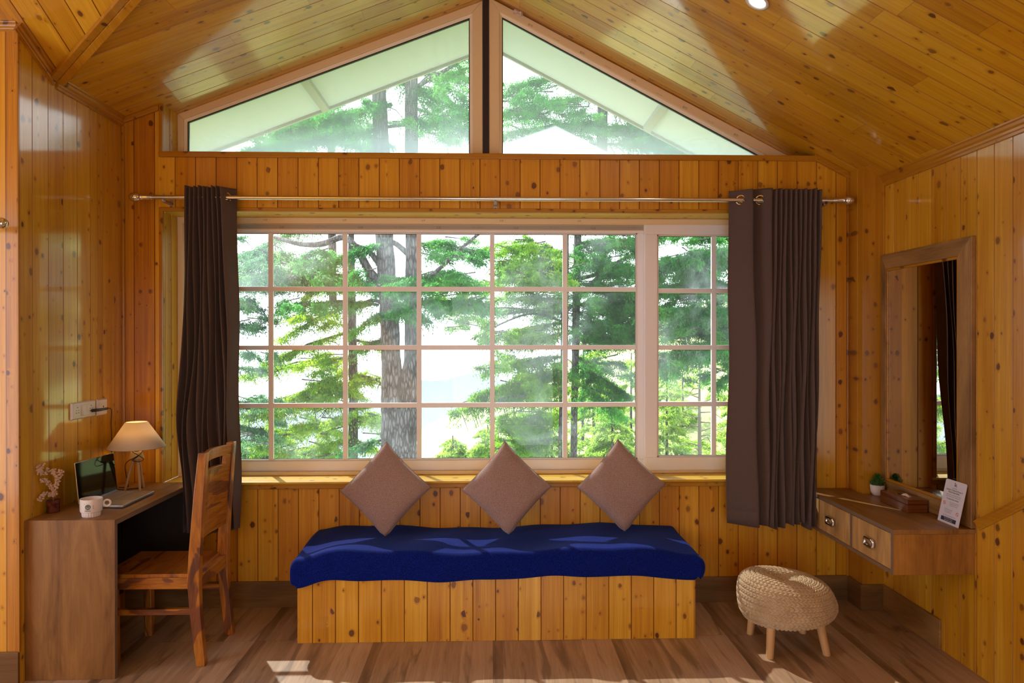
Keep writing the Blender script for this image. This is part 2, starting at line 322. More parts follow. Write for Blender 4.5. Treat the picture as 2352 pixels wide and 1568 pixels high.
# ------------------------------------------------------------------ mesh builder
class MB:
    def __init__(s): s.v = []; s.f = []; s.mi = []
    def add(s, v, f, mi=0):
        o = len(s.v); s.v += [tuple(p) for p in v]; s.f += [tuple(i+o for i in q) for q in f]; s.mi += [mi]*len(f); return s
    def box(s, x0, x1, y0, y1, z0, z1, mi=0):
        return s.add([(x0, y0, z0), (x1, y0, z0), (x1, y1, z0), (x0, y1, z0), (x0, y0, z1), (x1, y0, z1), (x1, y1, z1), (x0, y1, z1)],
                     [(0, 3, 2, 1), (4, 5, 6, 7), (0, 1, 5, 4), (1, 2, 6, 5), (2, 3, 7, 6), (3, 0, 4, 7)], mi)
    def hexa(s, a, b, mi=0):  # two quads (lists of 4 pts), a bottom, b top
        return s.add(list(a)+list(b), [(3, 2, 1, 0), (4, 5, 6, 7), (0, 1, 5, 4), (1, 2, 6, 5), (2, 3, 7, 6), (3, 0, 4, 7)], mi)
    def prism(s, poly, O, U, V, N, d, mi=0):
        O, U, V, N = map(Vector, (O, U, V, N)); n = len(poly)
        a = [O+U*p[0]+V*p[1] for p in poly]; b = [p+N*d for p in a]
        return s.add(a+b, [tuple(range(n-1, -1, -1)), tuple(range(n, 2*n))]+[(i, (i+1) % n, n+(i+1) % n, n+i) for i in range(n)], mi)
    def tube(s, pts, rad, n=10, cap=True, mi=0, flat=1.0):
        pts = [Vector(p) for p in pts]; rad = rad if isinstance(rad, (list, tuple)) else [rad]*len(pts)
        vs_, fs = [], []; prev = None
        for i, p in enumerate(pts):
            t = (pts[min(i+1, len(pts)-1)]-pts[max(i-1, 0)]).normalized()
            ref = prev if prev is not None else (Vector((0, 0, 1)) if abs(t.z) < .9 else Vector((1, 0, 0)))
            a = (ref - t*ref.dot(t)).normalized(); prev = a; b = t.cross(a)
            for k in range(n):
                q = 2*math.pi*k/n; vs_.append(p+(a*math.cos(q)*flat+b*math.sin(q))*rad[i])
        for i in range(len(pts)-1):
            for k in range(n): fs.append((i*n+k, i*n+(k+1) % n, (i+1)*n+(k+1) % n, (i+1)*n+k))
        if cap: fs += [tuple(range(n-1, -1, -1)), tuple(range((len(pts)-1)*n, len(pts)*n))]
        return s.add(vs_, fs, mi)
    def lathe(s, prof, c=(0, 0, 0), n=32, fn=None, mi=0, axis=None):
        c = Vector(c); vs_, fs = [], []
        for j, (r, z) in enumerate(prof):
            for k in range(n):
                q = 2*math.pi*k/n; rr = r if fn is None else fn(r, z, q)
                p = Vector((rr*math.cos(q), rr*math.sin(q), z))
                if axis is not None: p = axis @ p
                vs_.append(c+p)
        for j in range(len(prof)-1):
            for k in range(n): fs.append((j*n+k, j*n+(k+1) % n, (j+1)*n+(k+1) % n, (j+1)*n+k))
        if prof[0][0] > 1e-5: fs.append(tuple(range(n-1, -1, -1)))
        if prof[-1][0] > 1e-5: fs.append(tuple(range((len(prof)-1)*n, len(prof)*n)))
        return s.add(vs_, fs, mi)
    def beam(s, p0, p1, prof, side, mi=0):  # prof = list of (a,b): a along side, b along normal
        p0, p1, side = Vector(p0), Vector(p1), Vector(side); t = (p1-p0).normalized(); a = (side-t*side.dot(t)).normalized(); b = t.cross(a)
        n = len(prof); v = [p0+a*x+b*y for x, y in prof]+[p1+a*x+b*y for x, y in prof]
        return s.add(v, [tuple(range(n-1, -1, -1)), tuple(range(n, 2*n))]+[(i, (i+1) % n, n+(i+1) % n, n+i) for i in range(n)], mi)
    def boards(s, poly, O, U, V, N, w_, off, g=.005, d=.0035):
        O, U, V, N = map(Vector, (O, U, V, N))
        def clip(P, c, sgn):
            out = []
            for i in range(len(P)):
                a, b = P[i], P[(i+1) % len(P)]; da, db = sgn*(a[0]-c), sgn*(b[0]-c)
                if da >= 0: out.append(a)
                if (da > 0 and db < 0) or (da < 0 and db > 0):
                    t = da/(da-db); out.append((a[0]+t*(b[0]-a[0]), a[1]+t*(b[1]-a[1])))
            return out
        u0_, u1_ = min(p[0] for p in poly), max(p[0] for p in poly); br = []
        i = math.floor((u0_-off)/w_)-1
        while off+i*w_ < u1_+w_: c = off+i*w_; br += [(c-g/2, 0), (c, -d), (c+g/2, 0)]; i += 1
        for (a, da), (b, db) in zip(br, br[1:]):
            if b <= u0_ or a >= u1_: continue
            P = clip(clip(list(poly), a, 1), b, -1)
            if len(P) < 3: continue
            pts = []
            for (u, v) in P:
                k = (u-a)/(b-a) if b > a else 0; pts.append(O+U*u+V*v+N*(da+(db-da)*k))
            nrm = (pts[1]-pts[0]).cross(pts[2]-pts[0])
            if nrm.dot(N) < 0: pts.reverse()
            s.add(pts, [tuple(range(len(pts)))])
        return s
    def build(s, name, mat, parent=None, smooth=False, bevel=0, seg=2, auto=None):
        me = bpy.data.meshes.new(name); off = Vector((0, 0, 0))
        if parent is not None:
            off = parent.get('_w') and Vector(parent['_w']) or Vector((0, 0, 0))
        me.from_pydata([(p[0]-off[0], p[1]-off[1], p[2]-off[2]) for p in s.v], [], s.f)
        for m in (mat if isinstance(mat, (list, tuple)) else [mat]): me.materials.append(m)
        if any(s.mi):
            me.polygons.foreach_set('material_index', s.mi)
        if smooth: me.polygons.foreach_set('use_smooth', [True]*len(me.polygons))
        me.validate(); me.update()
        o = bpy.data.objects.new(name, me); COL.objects.link(o)
        if parent is not None: o.parent = parent; o['_w'] = list(off)
        if bevel:
            b = o.modifiers.new('bevel', 'BEVEL'); b.width = bevel; b.segments = seg; b.limit_method = 'ANGLE'; b.angle_limit = R(40)
        if auto: 
            try: me.set_sharp_from_angle(angle=R(auto))
            except Exception: pass
        return o
def tag(o, label, cat, group=None):
    o['label'] = label; o['category'] = cat
    if group: o['group'] = group
    return o
def thing(name, label, cat, loc, group=None):
    o = bpy.data.objects.new(name, None); COL.objects.link(o); o.location = loc; o['_w'] = list(loc); o.empty_display_size = .05
    return tag(o, label, cat, group)
def struct(o): o['kind'] = 'structure'; return o
def sroot(name, loc):
    o = bpy.data.objects.new(name, None); COL.objects.link(o); o.location = loc; o['_w'] = list(loc); o['kind'] = 'structure'; return o

def text_mb(mb, body, size, O, U, V, N, mi=0, align='CENTER', bold=0):
    cu_ = bpy.data.curves.new('t', 'FONT'); cu_.body = body; cu_.size = size; cu_.align_x = align; cu_.resolution_u = 2; cu_.offset = bold
    ob = bpy.data.objects.new('t', cu_); me = bpy.data.meshes.new_from_object(ob)
    O, U, V, N = map(Vector, (O, U, V, N))
    mb.add([O+U*p.co.x+V*p.co.y+N*.0002 for p in me.vertices], [tuple(q.vertices) for q in me.polygons], mi)
    bpy.data.objects.remove(ob); bpy.data.curves.remove(cu_); bpy.data.meshes.remove(me)

# ------------------------------------------------------------------ room shell
XL, XR, XC = -2.02, 2.13, 2.01
ZR_ = 3.455
zL = lambda x: ZR_+.384*x
zR = lambda x: ZR_-.52*x
zC = lambda y: 2.369-.533*y
YK = -.582; YRET = -.844
X, Y, Z = (1, 0, 0), (0, 1, 0), (0, 0, 1)
OX0, OX1, OZ0, OZ1, CZ = -1.80, 1.725, .69, 2.175, 2.50
XE = (ZR_-CZ)/.52
YG = .17   # window plane
mb = MB()
BW = dict(O=(0, 0, 0), U=X, V=Z, N=(0, -1, 0), w_=.1114, off=.046)
mb.boards([(XL, 0), (OX0, 0), (OX0, zL(OX0)), (XL, zL(XL))], **BW)
mb.boards([(OX1, 0), (XC, 0), (XC, zR(XC)), (XE, CZ), (OX1, CZ)], **BW)
mb.boards([(OX0, 0), (OX1, 0), (OX1, OZ0), (OX0, OZ0)], **BW)
mb.boards([(OX0, OZ1), (OX1, OZ1), (OX1, CZ), (OX0, CZ)], **BW)
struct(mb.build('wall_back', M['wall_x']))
# window reveals
mb = MB()
mb.boards([(-.002, OZ0), (.28, OZ0), (.28, OZ1), (-.002, OZ1)], (OX0, 0, 0), Y, Z, X, .075, .02)
mb.boards([(-.002, OZ0), (.28, OZ0), (.28, OZ1), (-.002, OZ1)], (OX1, 0, 0), Y, Z, (-1, 0, 0), .075, .02)
mb.boards([(-.002, CZ), (.28, CZ), (.28, zL(OX0)+.01), (-.002, zL(OX0)+.01)], (OX0, 0, 0), Y, Z, X, .09, .075)
struct(mb.build('trim_1', M['jamb']))
mb = MB(); mb.box(OX0, OX1, 0, .28, OZ1, OZ1+.02); struct(mb.build('trim_2', M['sillw']))
mb = MB()
mb.box(OX0, OX1, 0, .28, OZ0-.02, OZ0); mb.box(-1.64, 1.75, -.020, 0, OZ0-.013, OZ0, 0)
struct(mb.build('trim_3', M['sillw'], bevel=.002))
mb = MB(); mb.box(OX0, XE+.05, 0, .28, CZ-.024, CZ); mb.box(OX0-.02, XE, -.016, 0, CZ-.028, CZ+.002)
struct(mb.build('trim_4', M['trim_xz'], bevel=.003))
# casing mouldings
mb = MB()
mb.box(OX0-.02, OX0, -.012, 0, OZ0, OZ1+.02); mb.box(OX1, OX1+.02, -.012, 0, OZ0, OZ1+.02)
mb.box(OX0-.02, OX0, -.012, 0, CZ, zL(OX0)-.002)
struct(mb.build('trim_5', M['trim_zx'], bevel=.003))
mb = MB(); mb.box(OX0-.02, OX1+.02, -.014, 0, OZ1, OZ1+.022); mb.box(-1.64, 1.75, -.014, 0, OZ0-.04, OZ0-.013)
struct(mb.build('trim_6', M['trim_xz'], bevel=.004))
# sloped top mouldings on the back wall, left and right corners
prof = [(0, 0), (.022, 0), (.022, .01), (.010, .026), (0, .026)]
mb = MB()
mb.add([], [])
a, b = Vector((XL, 0, zL(XL))), Vector((OX0-.02, 0, zL(OX0-.02)))
mb.hexa([a+Vector((0, 0, -.03)), b+Vector((0, 0, -.03)), b+Vector((0, -.018, -.03)), a+Vector((0, -.018, -.03))], [a, b, b+Vector((0, -.018, 0)), a+Vector((0, -.018, 0))])
a, b = Vector((XE-.02, 0, zR(XE-.02))), Vector((XC, 0, zR(XC)))
mb.hexa([a+Vector((0, 0, -.035)), b+Vector((0, 0, -.035)), b+Vector((0, -.018, -.035)), a+Vector((0, -.018, -.035))], [a, b, b+Vector((0, -.018, 0)), a+Vector((0, -.018, 0))])
struct(mb.build('trim_7', M['trim_xz'], bevel=.003))
# side walls
mb = MB(); mb.boards([(0, 0), (0, zL(XL)), (YK, zL(XL)), (YRET, zC(YRET)), (YRET, 0)], (XL, 0, 0), Y, Z, X, .1105, -.087)
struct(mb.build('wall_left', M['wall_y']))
mb = MB(); mb.boards([(XL, 0), (XL, zC(YRET)), (-3.7, zC(YRET)), (-3.7, 0)], (0, YRET, 0), X, Z, (0, -1, 0), .1114, .046-.05)
struct(mb.build('wall_left_return', M['wall_x']))
mb = MB(); mb.boards([(0, 0), (0, zR(XR)), (-5.4, zR(XR)), (-5.4, 0)], (XR, 0, 0), Y, Z, (-1, 0, 0), .1055, -.663)
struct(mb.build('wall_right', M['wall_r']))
# boxed corner column
mb = MB()
mb.boards([(0, 0), (0, zR(XC)), (-.15, zR(XC)), (-.15, 0)], (XC-.0, 0, 0), Y, Z, (-1, 0, 0), .2, -.1)
mb.boards([(XC, 0), (XR, 0), (XR, zR(XR)), (XC, zR(XC))], (0, -.15, 0), X, Z, (0, -1, 0), .2, 1.95)
struct(mb.build('wall_corner_column', M['trim_zx']))
mb = MB()
for (x_, y_, z1) in ((XL+.008, -.008, zL(XL)-.04),):
    mb.box(XL, XL+.014, -.014, 0, 0, z1)
mb.box(XC-.012, XC, -.012, 0, 0, zR(XC)-.03); mb.box(XR-.010, XR, -.160, -.15, .64, zR(XR)-.03)
mb.box(XL-.002, XL+.006, YRET-.006, YRET+.006, .14, zC(YRET)-.03); mb.box(XR-.005, XR, -.876, -.868, 0, .62)
struct(mb.build('trim_8', M['trim_zx'], bevel=.002))
# ceilings
mb = MB(); k = math.sqrt(1+.384**2)
YF = -5.4; YM = -2*2.04-YK  # mirrored valley foot
ul = Vector((1, 0, .384)); nl = Vector((.384, 0, -1)).normalized()
O = Vector((0, 0, ZR_))
CB = dict(w_=.112, off=.02)
# in (u=y, v=x) coordinates
mb.boards([(.30, XL-.0), (.30, 0), (0, 0), (0, XL)], O, Y, ul, nl, **CB)
mb.boards([(0, XL), (0, 0), (-2.0375, 0), (YK, XL)], O, Y, ul, nl, **CB)
mb.boards([(-2.0375, 0), (YF, 0), (YF, XL), (YM, XL)], O, Y, ul, nl, **CB)
ur = Vector((-1, 0, .52)); nr = Vector((-.52, 0, -1)).normalized()
mb.boards([(.30, 0), (.30, -XR), (YF, -XR), (YF, 0)], O, Y, ur, nr, **CB)
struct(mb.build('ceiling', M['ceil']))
mb = MB(); uc = Vector((0, 1, -.533)); nc = Vector((0, -.533, -1)).normalized(); O2 = Vector((0, 0, 2.369))
mb.boards([(XL, YK), (0, -2.0375), (XL, -2.0375)], O2, X, uc, nc, .112, .03)
mb.boards([(XL, YRET+.26), (XL, -2.0375), (-3.7, -2.0375), (-3.7, YRET+.02), (XL, YRET+.02)], O2, X, uc, nc, .112, .03)
O3 = Vector((0, 0, 2.369+2*.533*2.0375)); uc2 = Vector((0, 1, .533)); nc2 = Vector((0, .533, -1)).normalized()
mb.boards([(0, -2.0375), (XL, -2.0375), (XL, YM)], O3, X, uc2, nc2, .112, .03)
mb.boards([(XL, -2.0375), (-3.7, -2.0375), (-3.7, YM), (XL, YM)], O3, X, uc2, nc2, .112, .03)
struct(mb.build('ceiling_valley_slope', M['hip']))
# cover strips and eaves mouldings
mb = MB()
p0, p1 = Vector((XL, YK, zL(XL))), Vector((0, -2.0375, ZR_))
n_ = (nl+nc).normalized(); t_ = (p1-p0).normalized(); sd_ = t_.cross(n_)
mb.beam(p0, p1, [(-.034, .004), (0, -.002), (0, .020), (-.034, .026)] if t_.cross(sd_).dot(n_) > 0 else [(-.034, -.004), (0, .002), (0, -.020), (-.034, -.026)], sd_)
mb.beam(p0, p1, [(.034, .004), (.001, -.002), (.001, .020), (.034, .026)] if t_.cross(sd_).dot(n_) > 0 else [(.034, -.004), (.001, .002), (.001, -.020), (.034, -.026)], sd_)
struct(mb.build('trim_9', M['trim_yx'], bevel=.003))
mb = MB()
def mould(p0, p1, out, h=.055, d=.026):
    p0, p1, out = Vector(p0), Vector(p1), Vector(out); t = (p1-p0).normalized(); up = Vector((0, 0, 1)); up = (up-t*up.dot(t)).normalized()
    pr = [(0, 0), (d, 0), (d, -.12*h), (d*.75, -.2*h), (d*.7, -.42*h), (d*.45, -.55*h), (d*.45, -.72*h), (d*.3, -.8*h), (d*.3, -h), (0, -h)]
    n = len(pr); v = [p0+out*a+up*b for a, b in pr]+[p1+out*a+up*b for a, b in pr]
    mb.add(v, [tuple(range(n-1, -1, -1)), tuple(range(n, 2*n))]+[(i, (i+1) % n, n+(i+1) % n, n+i) for i in range(n)])
mould((XL, 0, zL(XL)+.01), (XL, YK, zL(XL)+.01), X); mould((XL, YK, zL(XL)+.01), (XL, YRET, zC(YRET)+.01), X)
mould((XR, -.15, zR(XR)+.012), (XR, YF, zR(XR)+.012), (-1, 0, 0), .06, .026)
struct(mb.build('trim_10', M['trim_yz']))
mb = MB(); mould((XL, YRET, zC(YRET)+.01), (-3.7, YRET, zC(YRET)+.01), (0, -1, 0), .045, .014); struct(mb.build('trim_11', M['trim_xz']))
mb = MB(); mould((XR, -.874, .672), (XR, -3.2, .672+.62*2.326), (-1, 0, 0), .042, .016); struct(mb.build('trim_12', M['trim_yz']))
# floor and baseboards
mb = MB(); mb.box(-3.7, XR+.12, -5.4, .12, -.12, 0); struct(mb.build('floor', M['floor']))
mb = MB(); mb.box(XL, -.95, -.012, 0, 0, .142); mb.box(1.0, XC, -.012, 0, 0, .142); mb.box(XC-.012, XC, -.150, -.0125, 0, .142); mb.box(XC-.012, XR-.0125, -.162, -.1501, 0, .142)
struct(mb.build('baseboard_back', M['lam_x'], bevel=.002))
mb = MB(); mb.box(XR-.012, XR, -.636, -.150, 0, .142); struct(mb.build('baseboard_right', M['lam_yz'], bevel=.002))
mb = MB(); mb.box(-3.7, XL+.004, YRET-.012, YRET, 0, .142); struct(mb.build('baseboard_left_return', M['lam_x'], bevel=.002))

# ------------------------------------------------------------------ main window
W1 = sroot('window_1', (0, .2, OZ0))
mb = MB()
mb.box(OX0+.001, OX1-.001, .165, .265, OZ1-.032, OZ1-.001); mb.box(OX0+.031, OX1-.031, .196, .264, OZ1-.066, OZ1-.0325)
mb.box(OX0+.001, OX1-.001, .165, .265, OZ0+.001, OZ0+.018)
mb.box(OX0+.001, OX0+.03, .166, .264, OZ0+.0185, OZ1-.0325); mb.box(OX1-.03, OX1-.001, .166, .264, OZ0+.0185, OZ1-.0325)
mb.box(OX0+.002, OX1-.002, .162, .1645, OZ1-.036, OZ1-.030)
mb.build('frame', M['upvc2'], W1, bevel=.0015)
mb = MB(); mb.box(OX0+.03, .89, .193, .195, OZ1-.062, OZ1-.037); mb.build('film_strip', M['film'], W1)
def sash(x0, x1, y0, z0, z1, fr, vb, hb, name, ft=None, mirror_lip=True):
    ft = ft or fr
    m = MB(); t = .035
    m.box(x0, x1, y0, y0+t, z1-ft, z1); m.box(x0, x1, y0, y0+t, z0, z0+fr); m.box(x0, x0+fr, y0, y0+t, z0+fr, z1-ft); m.box(x1-fr, x1, y0, y0+t, z0+fr, z1-ft)
    o = m.build(name, M['upvc'], W1, bevel=.003)
    m = MB(); l = .009   # inner glazing bead
    X0, X1, Z0_, Z1_ = x0+fr, x1-fr, z0+fr, z1-ft
    m.box(X0, X1, y0+.008, y0+.018, Z1_-l, Z1_); m.box(X0, X1, y0+.008, y0+.018, Z0_, Z0_+l); m.box(X0, X0+l, y0+.008, y0+.018, Z0_, Z1_); m.box(X1-l, X1, y0+.008, y0+.018, Z0_, Z1_)
    m.build('glazing_bead', M['white'], o, bevel=.001)
    m = MB(); g = .0025
    m.box(X0+l, X1-l, y0+.016, y0+.019, Z1_-l-g, Z1_-l); m.box(X0+l, X1-l, y0+.016, y0+.019, Z0_+l, Z0_+l+g); m.box(X1-l-g, X1-l, y0+.016, y0+.019, Z0_, Z1_)
    m.build('gasket', M['gasket'], o)
    m = MB()
    for x in vb: m.box(x-.0135, x+.0135, y0+.012, y0+.030, Z0_, Z1_)
    for z in hb:
        xs = [X0]+[q for q in vb]+[X1]
        for a, b in zip(xs, xs[1:]): m.box(a+(.0135 if a in vb else 0), b-(.0135 if b in vb else 0), y0+.0125, y0+.0295, z-.0135, z+.0135)
    m.build('glazing_bar', M['upvc'], o, bevel=.002)
    m = MB(); m.box(X0, X1, y0+.019, y0+.0225, Z0_, Z1_); m.build('glass', M['pane'], o)
    return o
sash(-1.785, .915, .205, .708, 2.128, .058, [-1.716, -1.287, -.857, -.427, .002, .431], [1.767, 1.425, 1.087], 'sash', .030)
sash(.892, 1.712, .166, .708, 2.150, .074, [1.303, 1.62], [1.756, 1.424, 1.092], 'sash', .066)
# printing on the protective film, upside down as in the room
mb = MB()
for i, x in enumerate(np.arange(-1.44, .85, .226)):
    text_mb(mb, 'EITI' if i % 2 else '\u2013\u2013\u2013\u2013  \u2013\u2013', .017, (x, .1928, OZ1-.046), (-1, 0, 0), (0, 0, -1), (0, -1, 0), 0, 'CENTER')
for x in np.arange(-1.3, .85, .452): text_mb(mb, 'EITI', .013, (x, .1648, OZ1-.010), (-1, 0, 0), (0, 0, -1), (0, -1, 0), 0)
mb.build('printed_marks', M['print'], W1)
mb = MB()
for x in (-1.18,): text_mb(mb, 'EITI', .016, (x, .1645, OZ1-.010), (-1, 0, 0), (0, 0, -1), (0, -1, 0), 0, bold=.0004)
for x in (-1.30, -1.02): text_mb(mb, 'EITI', .013, (x, .1645, OZ0+.004), X, Z, (0, -1, 0), 0, bold=.0003)
mb.build('printed_marks_pale', M['printw'], W1)

# ------------------------------------------------------------------ gable windows
def gable(name, pts, fr, yf=.17, dp=.07):
    """pts: inner glass triangle/quad (x,z) list CCW; fr: outer polygon same order"""
    rt = sroot(name, (pts[0][0], yf, pts[0][1])); m = MB(); n = len(pts)
    for i in range(n):
        j = (i+1) % n; A, B, C_, D = fr[i], fr[j], pts[j], pts[i]
        m.hexa([(A[0], yf, A[1]), (B[0], yf, B[1]), (B[0], yf+dp, B[1]), (A[0], yf+dp, A[1])], [(D[0], yf, D[1]), (C_[0], yf, C_[1]), (C_[0], yf+dp, C_[1]), (D[0], yf+dp, D[1])])
    o = m.build('frame', M['upvc2'], rt, bevel=.003)
    def inset(P, d):
        out = []
        for i in range(len(P)):
            a, b, c = Vector(P[i-1]), Vector(P[i]), Vector(P[(i+1) % len(P)]); d1 = (b-a).normalized(); d2 = (c-b).normalized()
            n1, n2 = Vector((-d1.y, d1.x)), Vector((-d2.y, d2.x)); q1, q2 = a+n1*d, b+n2*d; den = d1.x*d2.y-d1.y*d2.x
            t_ = ((q2.x-q1.x)*d2.y-(q2.y-q1.y)*d2.x)/den; out.append(tuple(q1+d1*t_))
        return out
    def band(P, Q, y1_, y2_, nm, mt):
        m = MB()
        for i in range(n):
            j = (i+1) % n; A, B, C_, D = P[i], P[j], Q[j], Q[i]
            m.hexa([(A[0], y1_, A[1]), (B[0], y1_, B[1]), (B[0], yf+.032, B[1]), (A[0], yf+.032, A[1])], [(D[0], y2_, D[1]), (C_[0], y2_, C_[1]), (C_[0], yf+.032, C_[1]), (D[0], y2_+.02, D[1])])
        m.build(nm, mt, rt)
    band(pts, inset(pts, .016), yf+.010, yf+.016, 'glazing_bead', M['bead']); band(inset(pts, .016), inset(pts, .021), yf+.018, yf+.018, 'gasket', M['gasket'])
    m = MB(); a_ = [(p[0], yf+.029, p[1]) for p in pts]; b_ = [(p[0], yf+.033, p[1]) for p in pts]
    m.add(a_+b_, [tuple(range(n-1, -1, -1)), tuple(range(n, 2*n))]+[(i, (i+1) % n, n+(i+1) % n, n+i) for i in range(n)])
    m.build('glass', M['glass_d'], rt)
    return rt
gable('window_2', [(-1.765, 2.53), (-.112, 2.53), (-.112, 3.365), (-1.765, 2.735)], [(OX0, CZ), (-.052, CZ), (-.052, zL(-.052)), (OX0, zL(OX0))])
gable('window_3', [(.045, 2.53), (1.655, 2.53), (.045, 3.375)], [(-.016, CZ), (XE, CZ), (-.016, zR(0))])
# recess fill on the right of the gable opening
mb = MB(); mb.box(-.052, -.016, .165, .235, CZ, ZR_); o = mb.build('roof_post', M['steel']); struct(o)
# film printing on the gable frame
mb = MB(); s52 = Vector((1, 0, -.52)).normalized(); n52 = Vector((.52, 0, 1)).normalized()
for t in np.arange(.25, 1.75, .17):
    text_mb(mb, 'EITI' if int(t*100) % 2 else '\u2013\u2013 \u2013\u2013', .018, Vector((0, .1695, ZR_-.050))+s52*t, s52, n52, (0, -1, 0))
pr = mb.build('printed_marks', M['print'], bpy.data.objects['window_3'])
# tape scrap
mb = MB(); v = []
for i in range(7):
    for j in range(5): v.append((.128+i*.009+random.uniform(-.003, .003), .158+random.uniform(-.008, .006), 3.352+j*.008-i*.003+random.uniform(-.003, .003)))
mb.add(v, [(i*5+j, (i+1)*5+j, (i+1)*5+j+1, i*5+j+1) for i in range(6) for j in range(4)])
o = mb.build('tape_scrap', M['foil']); so = o.modifiers.new('s', 'SOLIDIFY'); so.thickness = .004
tag(o, 'crumpled pale tape scrap stuck to the gable window frame near the ridge', 'tape')

# ------------------------------------------------------------------ roof overhang outside
mb = MB(); ya, yb = .29, .84
def slab(x0, x1, zf, y0, y1, th, m, lift=.03):
    m.hexa([(x0, y0, zf(x0)+lift), (x1, y0, zf(x1)+lift), (x1, y1, zf(x1)+lift), (x0, y1, zf(x0)+lift)], [(x0, y0, zf(x0)+lift+th), (x1, y0, zf(x1)+lift+th), (x1, y1, zf(x1)+lift+th), (x0, y1, zf(x0)+lift+th)])
slab(-2.6, 0, zL, .24, yb, .06, mb, .0); slab(0, 2.9, zR, .24, yb, .06, mb, .0)
struct(mb.build('roof_overhang', M['soffit']))
mb = MB()
for xx, zf in ((-1.11, zL), (1.05, zR)): slab(xx-.022, xx+.022, zf, .28, yb-.01, .03, mb, -.03)
struct(mb.build('trim_13', M['batten']))
mb = MB(); slab(-2.6, 0, zL, yb, yb+.02, .09, mb, -.02); slab(0, 2.9, zR, yb, yb+.02, .09, mb, -.02); struct(mb.build('trim_14', M['batten']))
# rest of the room behind; unseen doorway and window added to let light in
mb = MB()
mb.boards([(-3.7, 0), (-.55, 0), (-.55, 3.4), (-3.7, 3.4)], (0, YF, 0), X, Z, Y, .1114, 0)
mb.boards([(.85, 0), (XR, 0), (XR, 3.4), (.85, 3.4)], (0, YF, 0), X, Z, Y, .1114, 0)
mb.boards([(-.55, 2.1), (.85, 2.1), (.85, 3.6), (-.55, 3.6)], (0, YF, 0), X, Z, Y, .1114, 0)
struct(mb.build('wall_rear', M['wall_x']))
mb = MB()
for a, b, c, d in ((YRET, -1.7, 0, 4), (-3.6, YF, 0, 4), (-1.7, -3.6, 0, .25), (-1.7, -3.6, 2.4, 4)): mb.boards([(a, c), (b, c), (b, d), (a, d)], (-3.7, 0, 0), Y, Z, X, .1105, 0)
struct(mb.build('wall_left_far', M['wall_y']))

# ------------------------------------------------------------------ curtain rod
def rod(name, label, x0, x1, y, z, brs, ends=(True, True)):
    t = thing(name, label, 'curtain rod', ((x0+x1)/2, y, z))
    m = MB(); m.tube([(x0, y, z), (x1, y, z)], .0115, 20); m.build('pole', M['chrome'], t, True, auto=40)
    for e, (xe, s) in zip(ends, ((x0, -1), (x1, 1))):
        if not e: continue
        m = MB(); ax = Matrix(((0, 0, s), (0, 1, 0), (-s, 0, 0)))
        pr = [(.0, -.055), (.0145, -.055), (.0145, -.004), (.017, 0), (.010, .003), (.009, .008), (.018, .013), (.0235, .024), (.025, .036), (.021, .050), (.012, .060), (.0, .063)]
        m.lathe(pr, (xe, y, z), 30, lambda r, z_, q: r*(1+.05*math.cos(10*q)) if z_ > .01 else r, axis=ax); m.build('finial', M['chrome'], t, True, auto=50)
    for xb in brs:
        m = MB(); m.box(xb-.010, xb+.010, -.004+0*y, 0, z-.062, z+.018); m.box(xb-.010, xb+.010, y+.006, 0, z-.024, z-.013); 
        m.tube([(xb, y+math.cos(q)*.0145, z+math.sin(q)*.0145) for q in np.linspace(-2.6, 1.7, 14)], .0042, 6, flat=2.0)
        b = m.build('bracket', M['plate'], t, bevel=.001)
        m = MB(); m.tube([(xb, -.004, z-.035), (xb, -.007, z-.035)], .004, 10); m.tube([(xb, -.004, z-.055), (xb, -.007, z-.055)], .004, 10); m.build('screw', M['black'], b)
    return t
rod('curtain_rod', 'brushed metal curtain rod with bulb finials running above the wide window', -1.87, 1.93, -.10, 2.233, (-1.755, .02, 1.835))
t = thing('curtain_rod', 'end of a second metal curtain rod at the left edge of the picture', 'curtain rod', (-2.6, YRET-.09, 1.964))
m = MB(); m.tube([(-3.3, YRET-.09, 1.953), (-2.064, YRET-.09, 1.953)], .0115, 16); m.build('pole', M['chrome'], t, True, auto=40)
m = MB(); m.lathe([(0, -.05), (.0145, -.05), (.0145, -.004), (.010, .003), (.018, .013), (.0235, .024), (.025, .036), (.021, .050), (.012, .060), (0, .063)], (-2.064, YRET-.09, 1.953), 24, axis=Matrix(((0, 0, 1), (0, 1, 0), (-1, 0, 0)))); m.build('finial', M['chrome'], t, True, auto=50)
m = MB(); m.box(-2.30, -2.28, YRET-.1, YRET, 1.94, 1.95); m.box(-2.30, -2.28, YRET-.005, YRET, 1.90, 1.98); m.build('bracket', M['plate'], t)

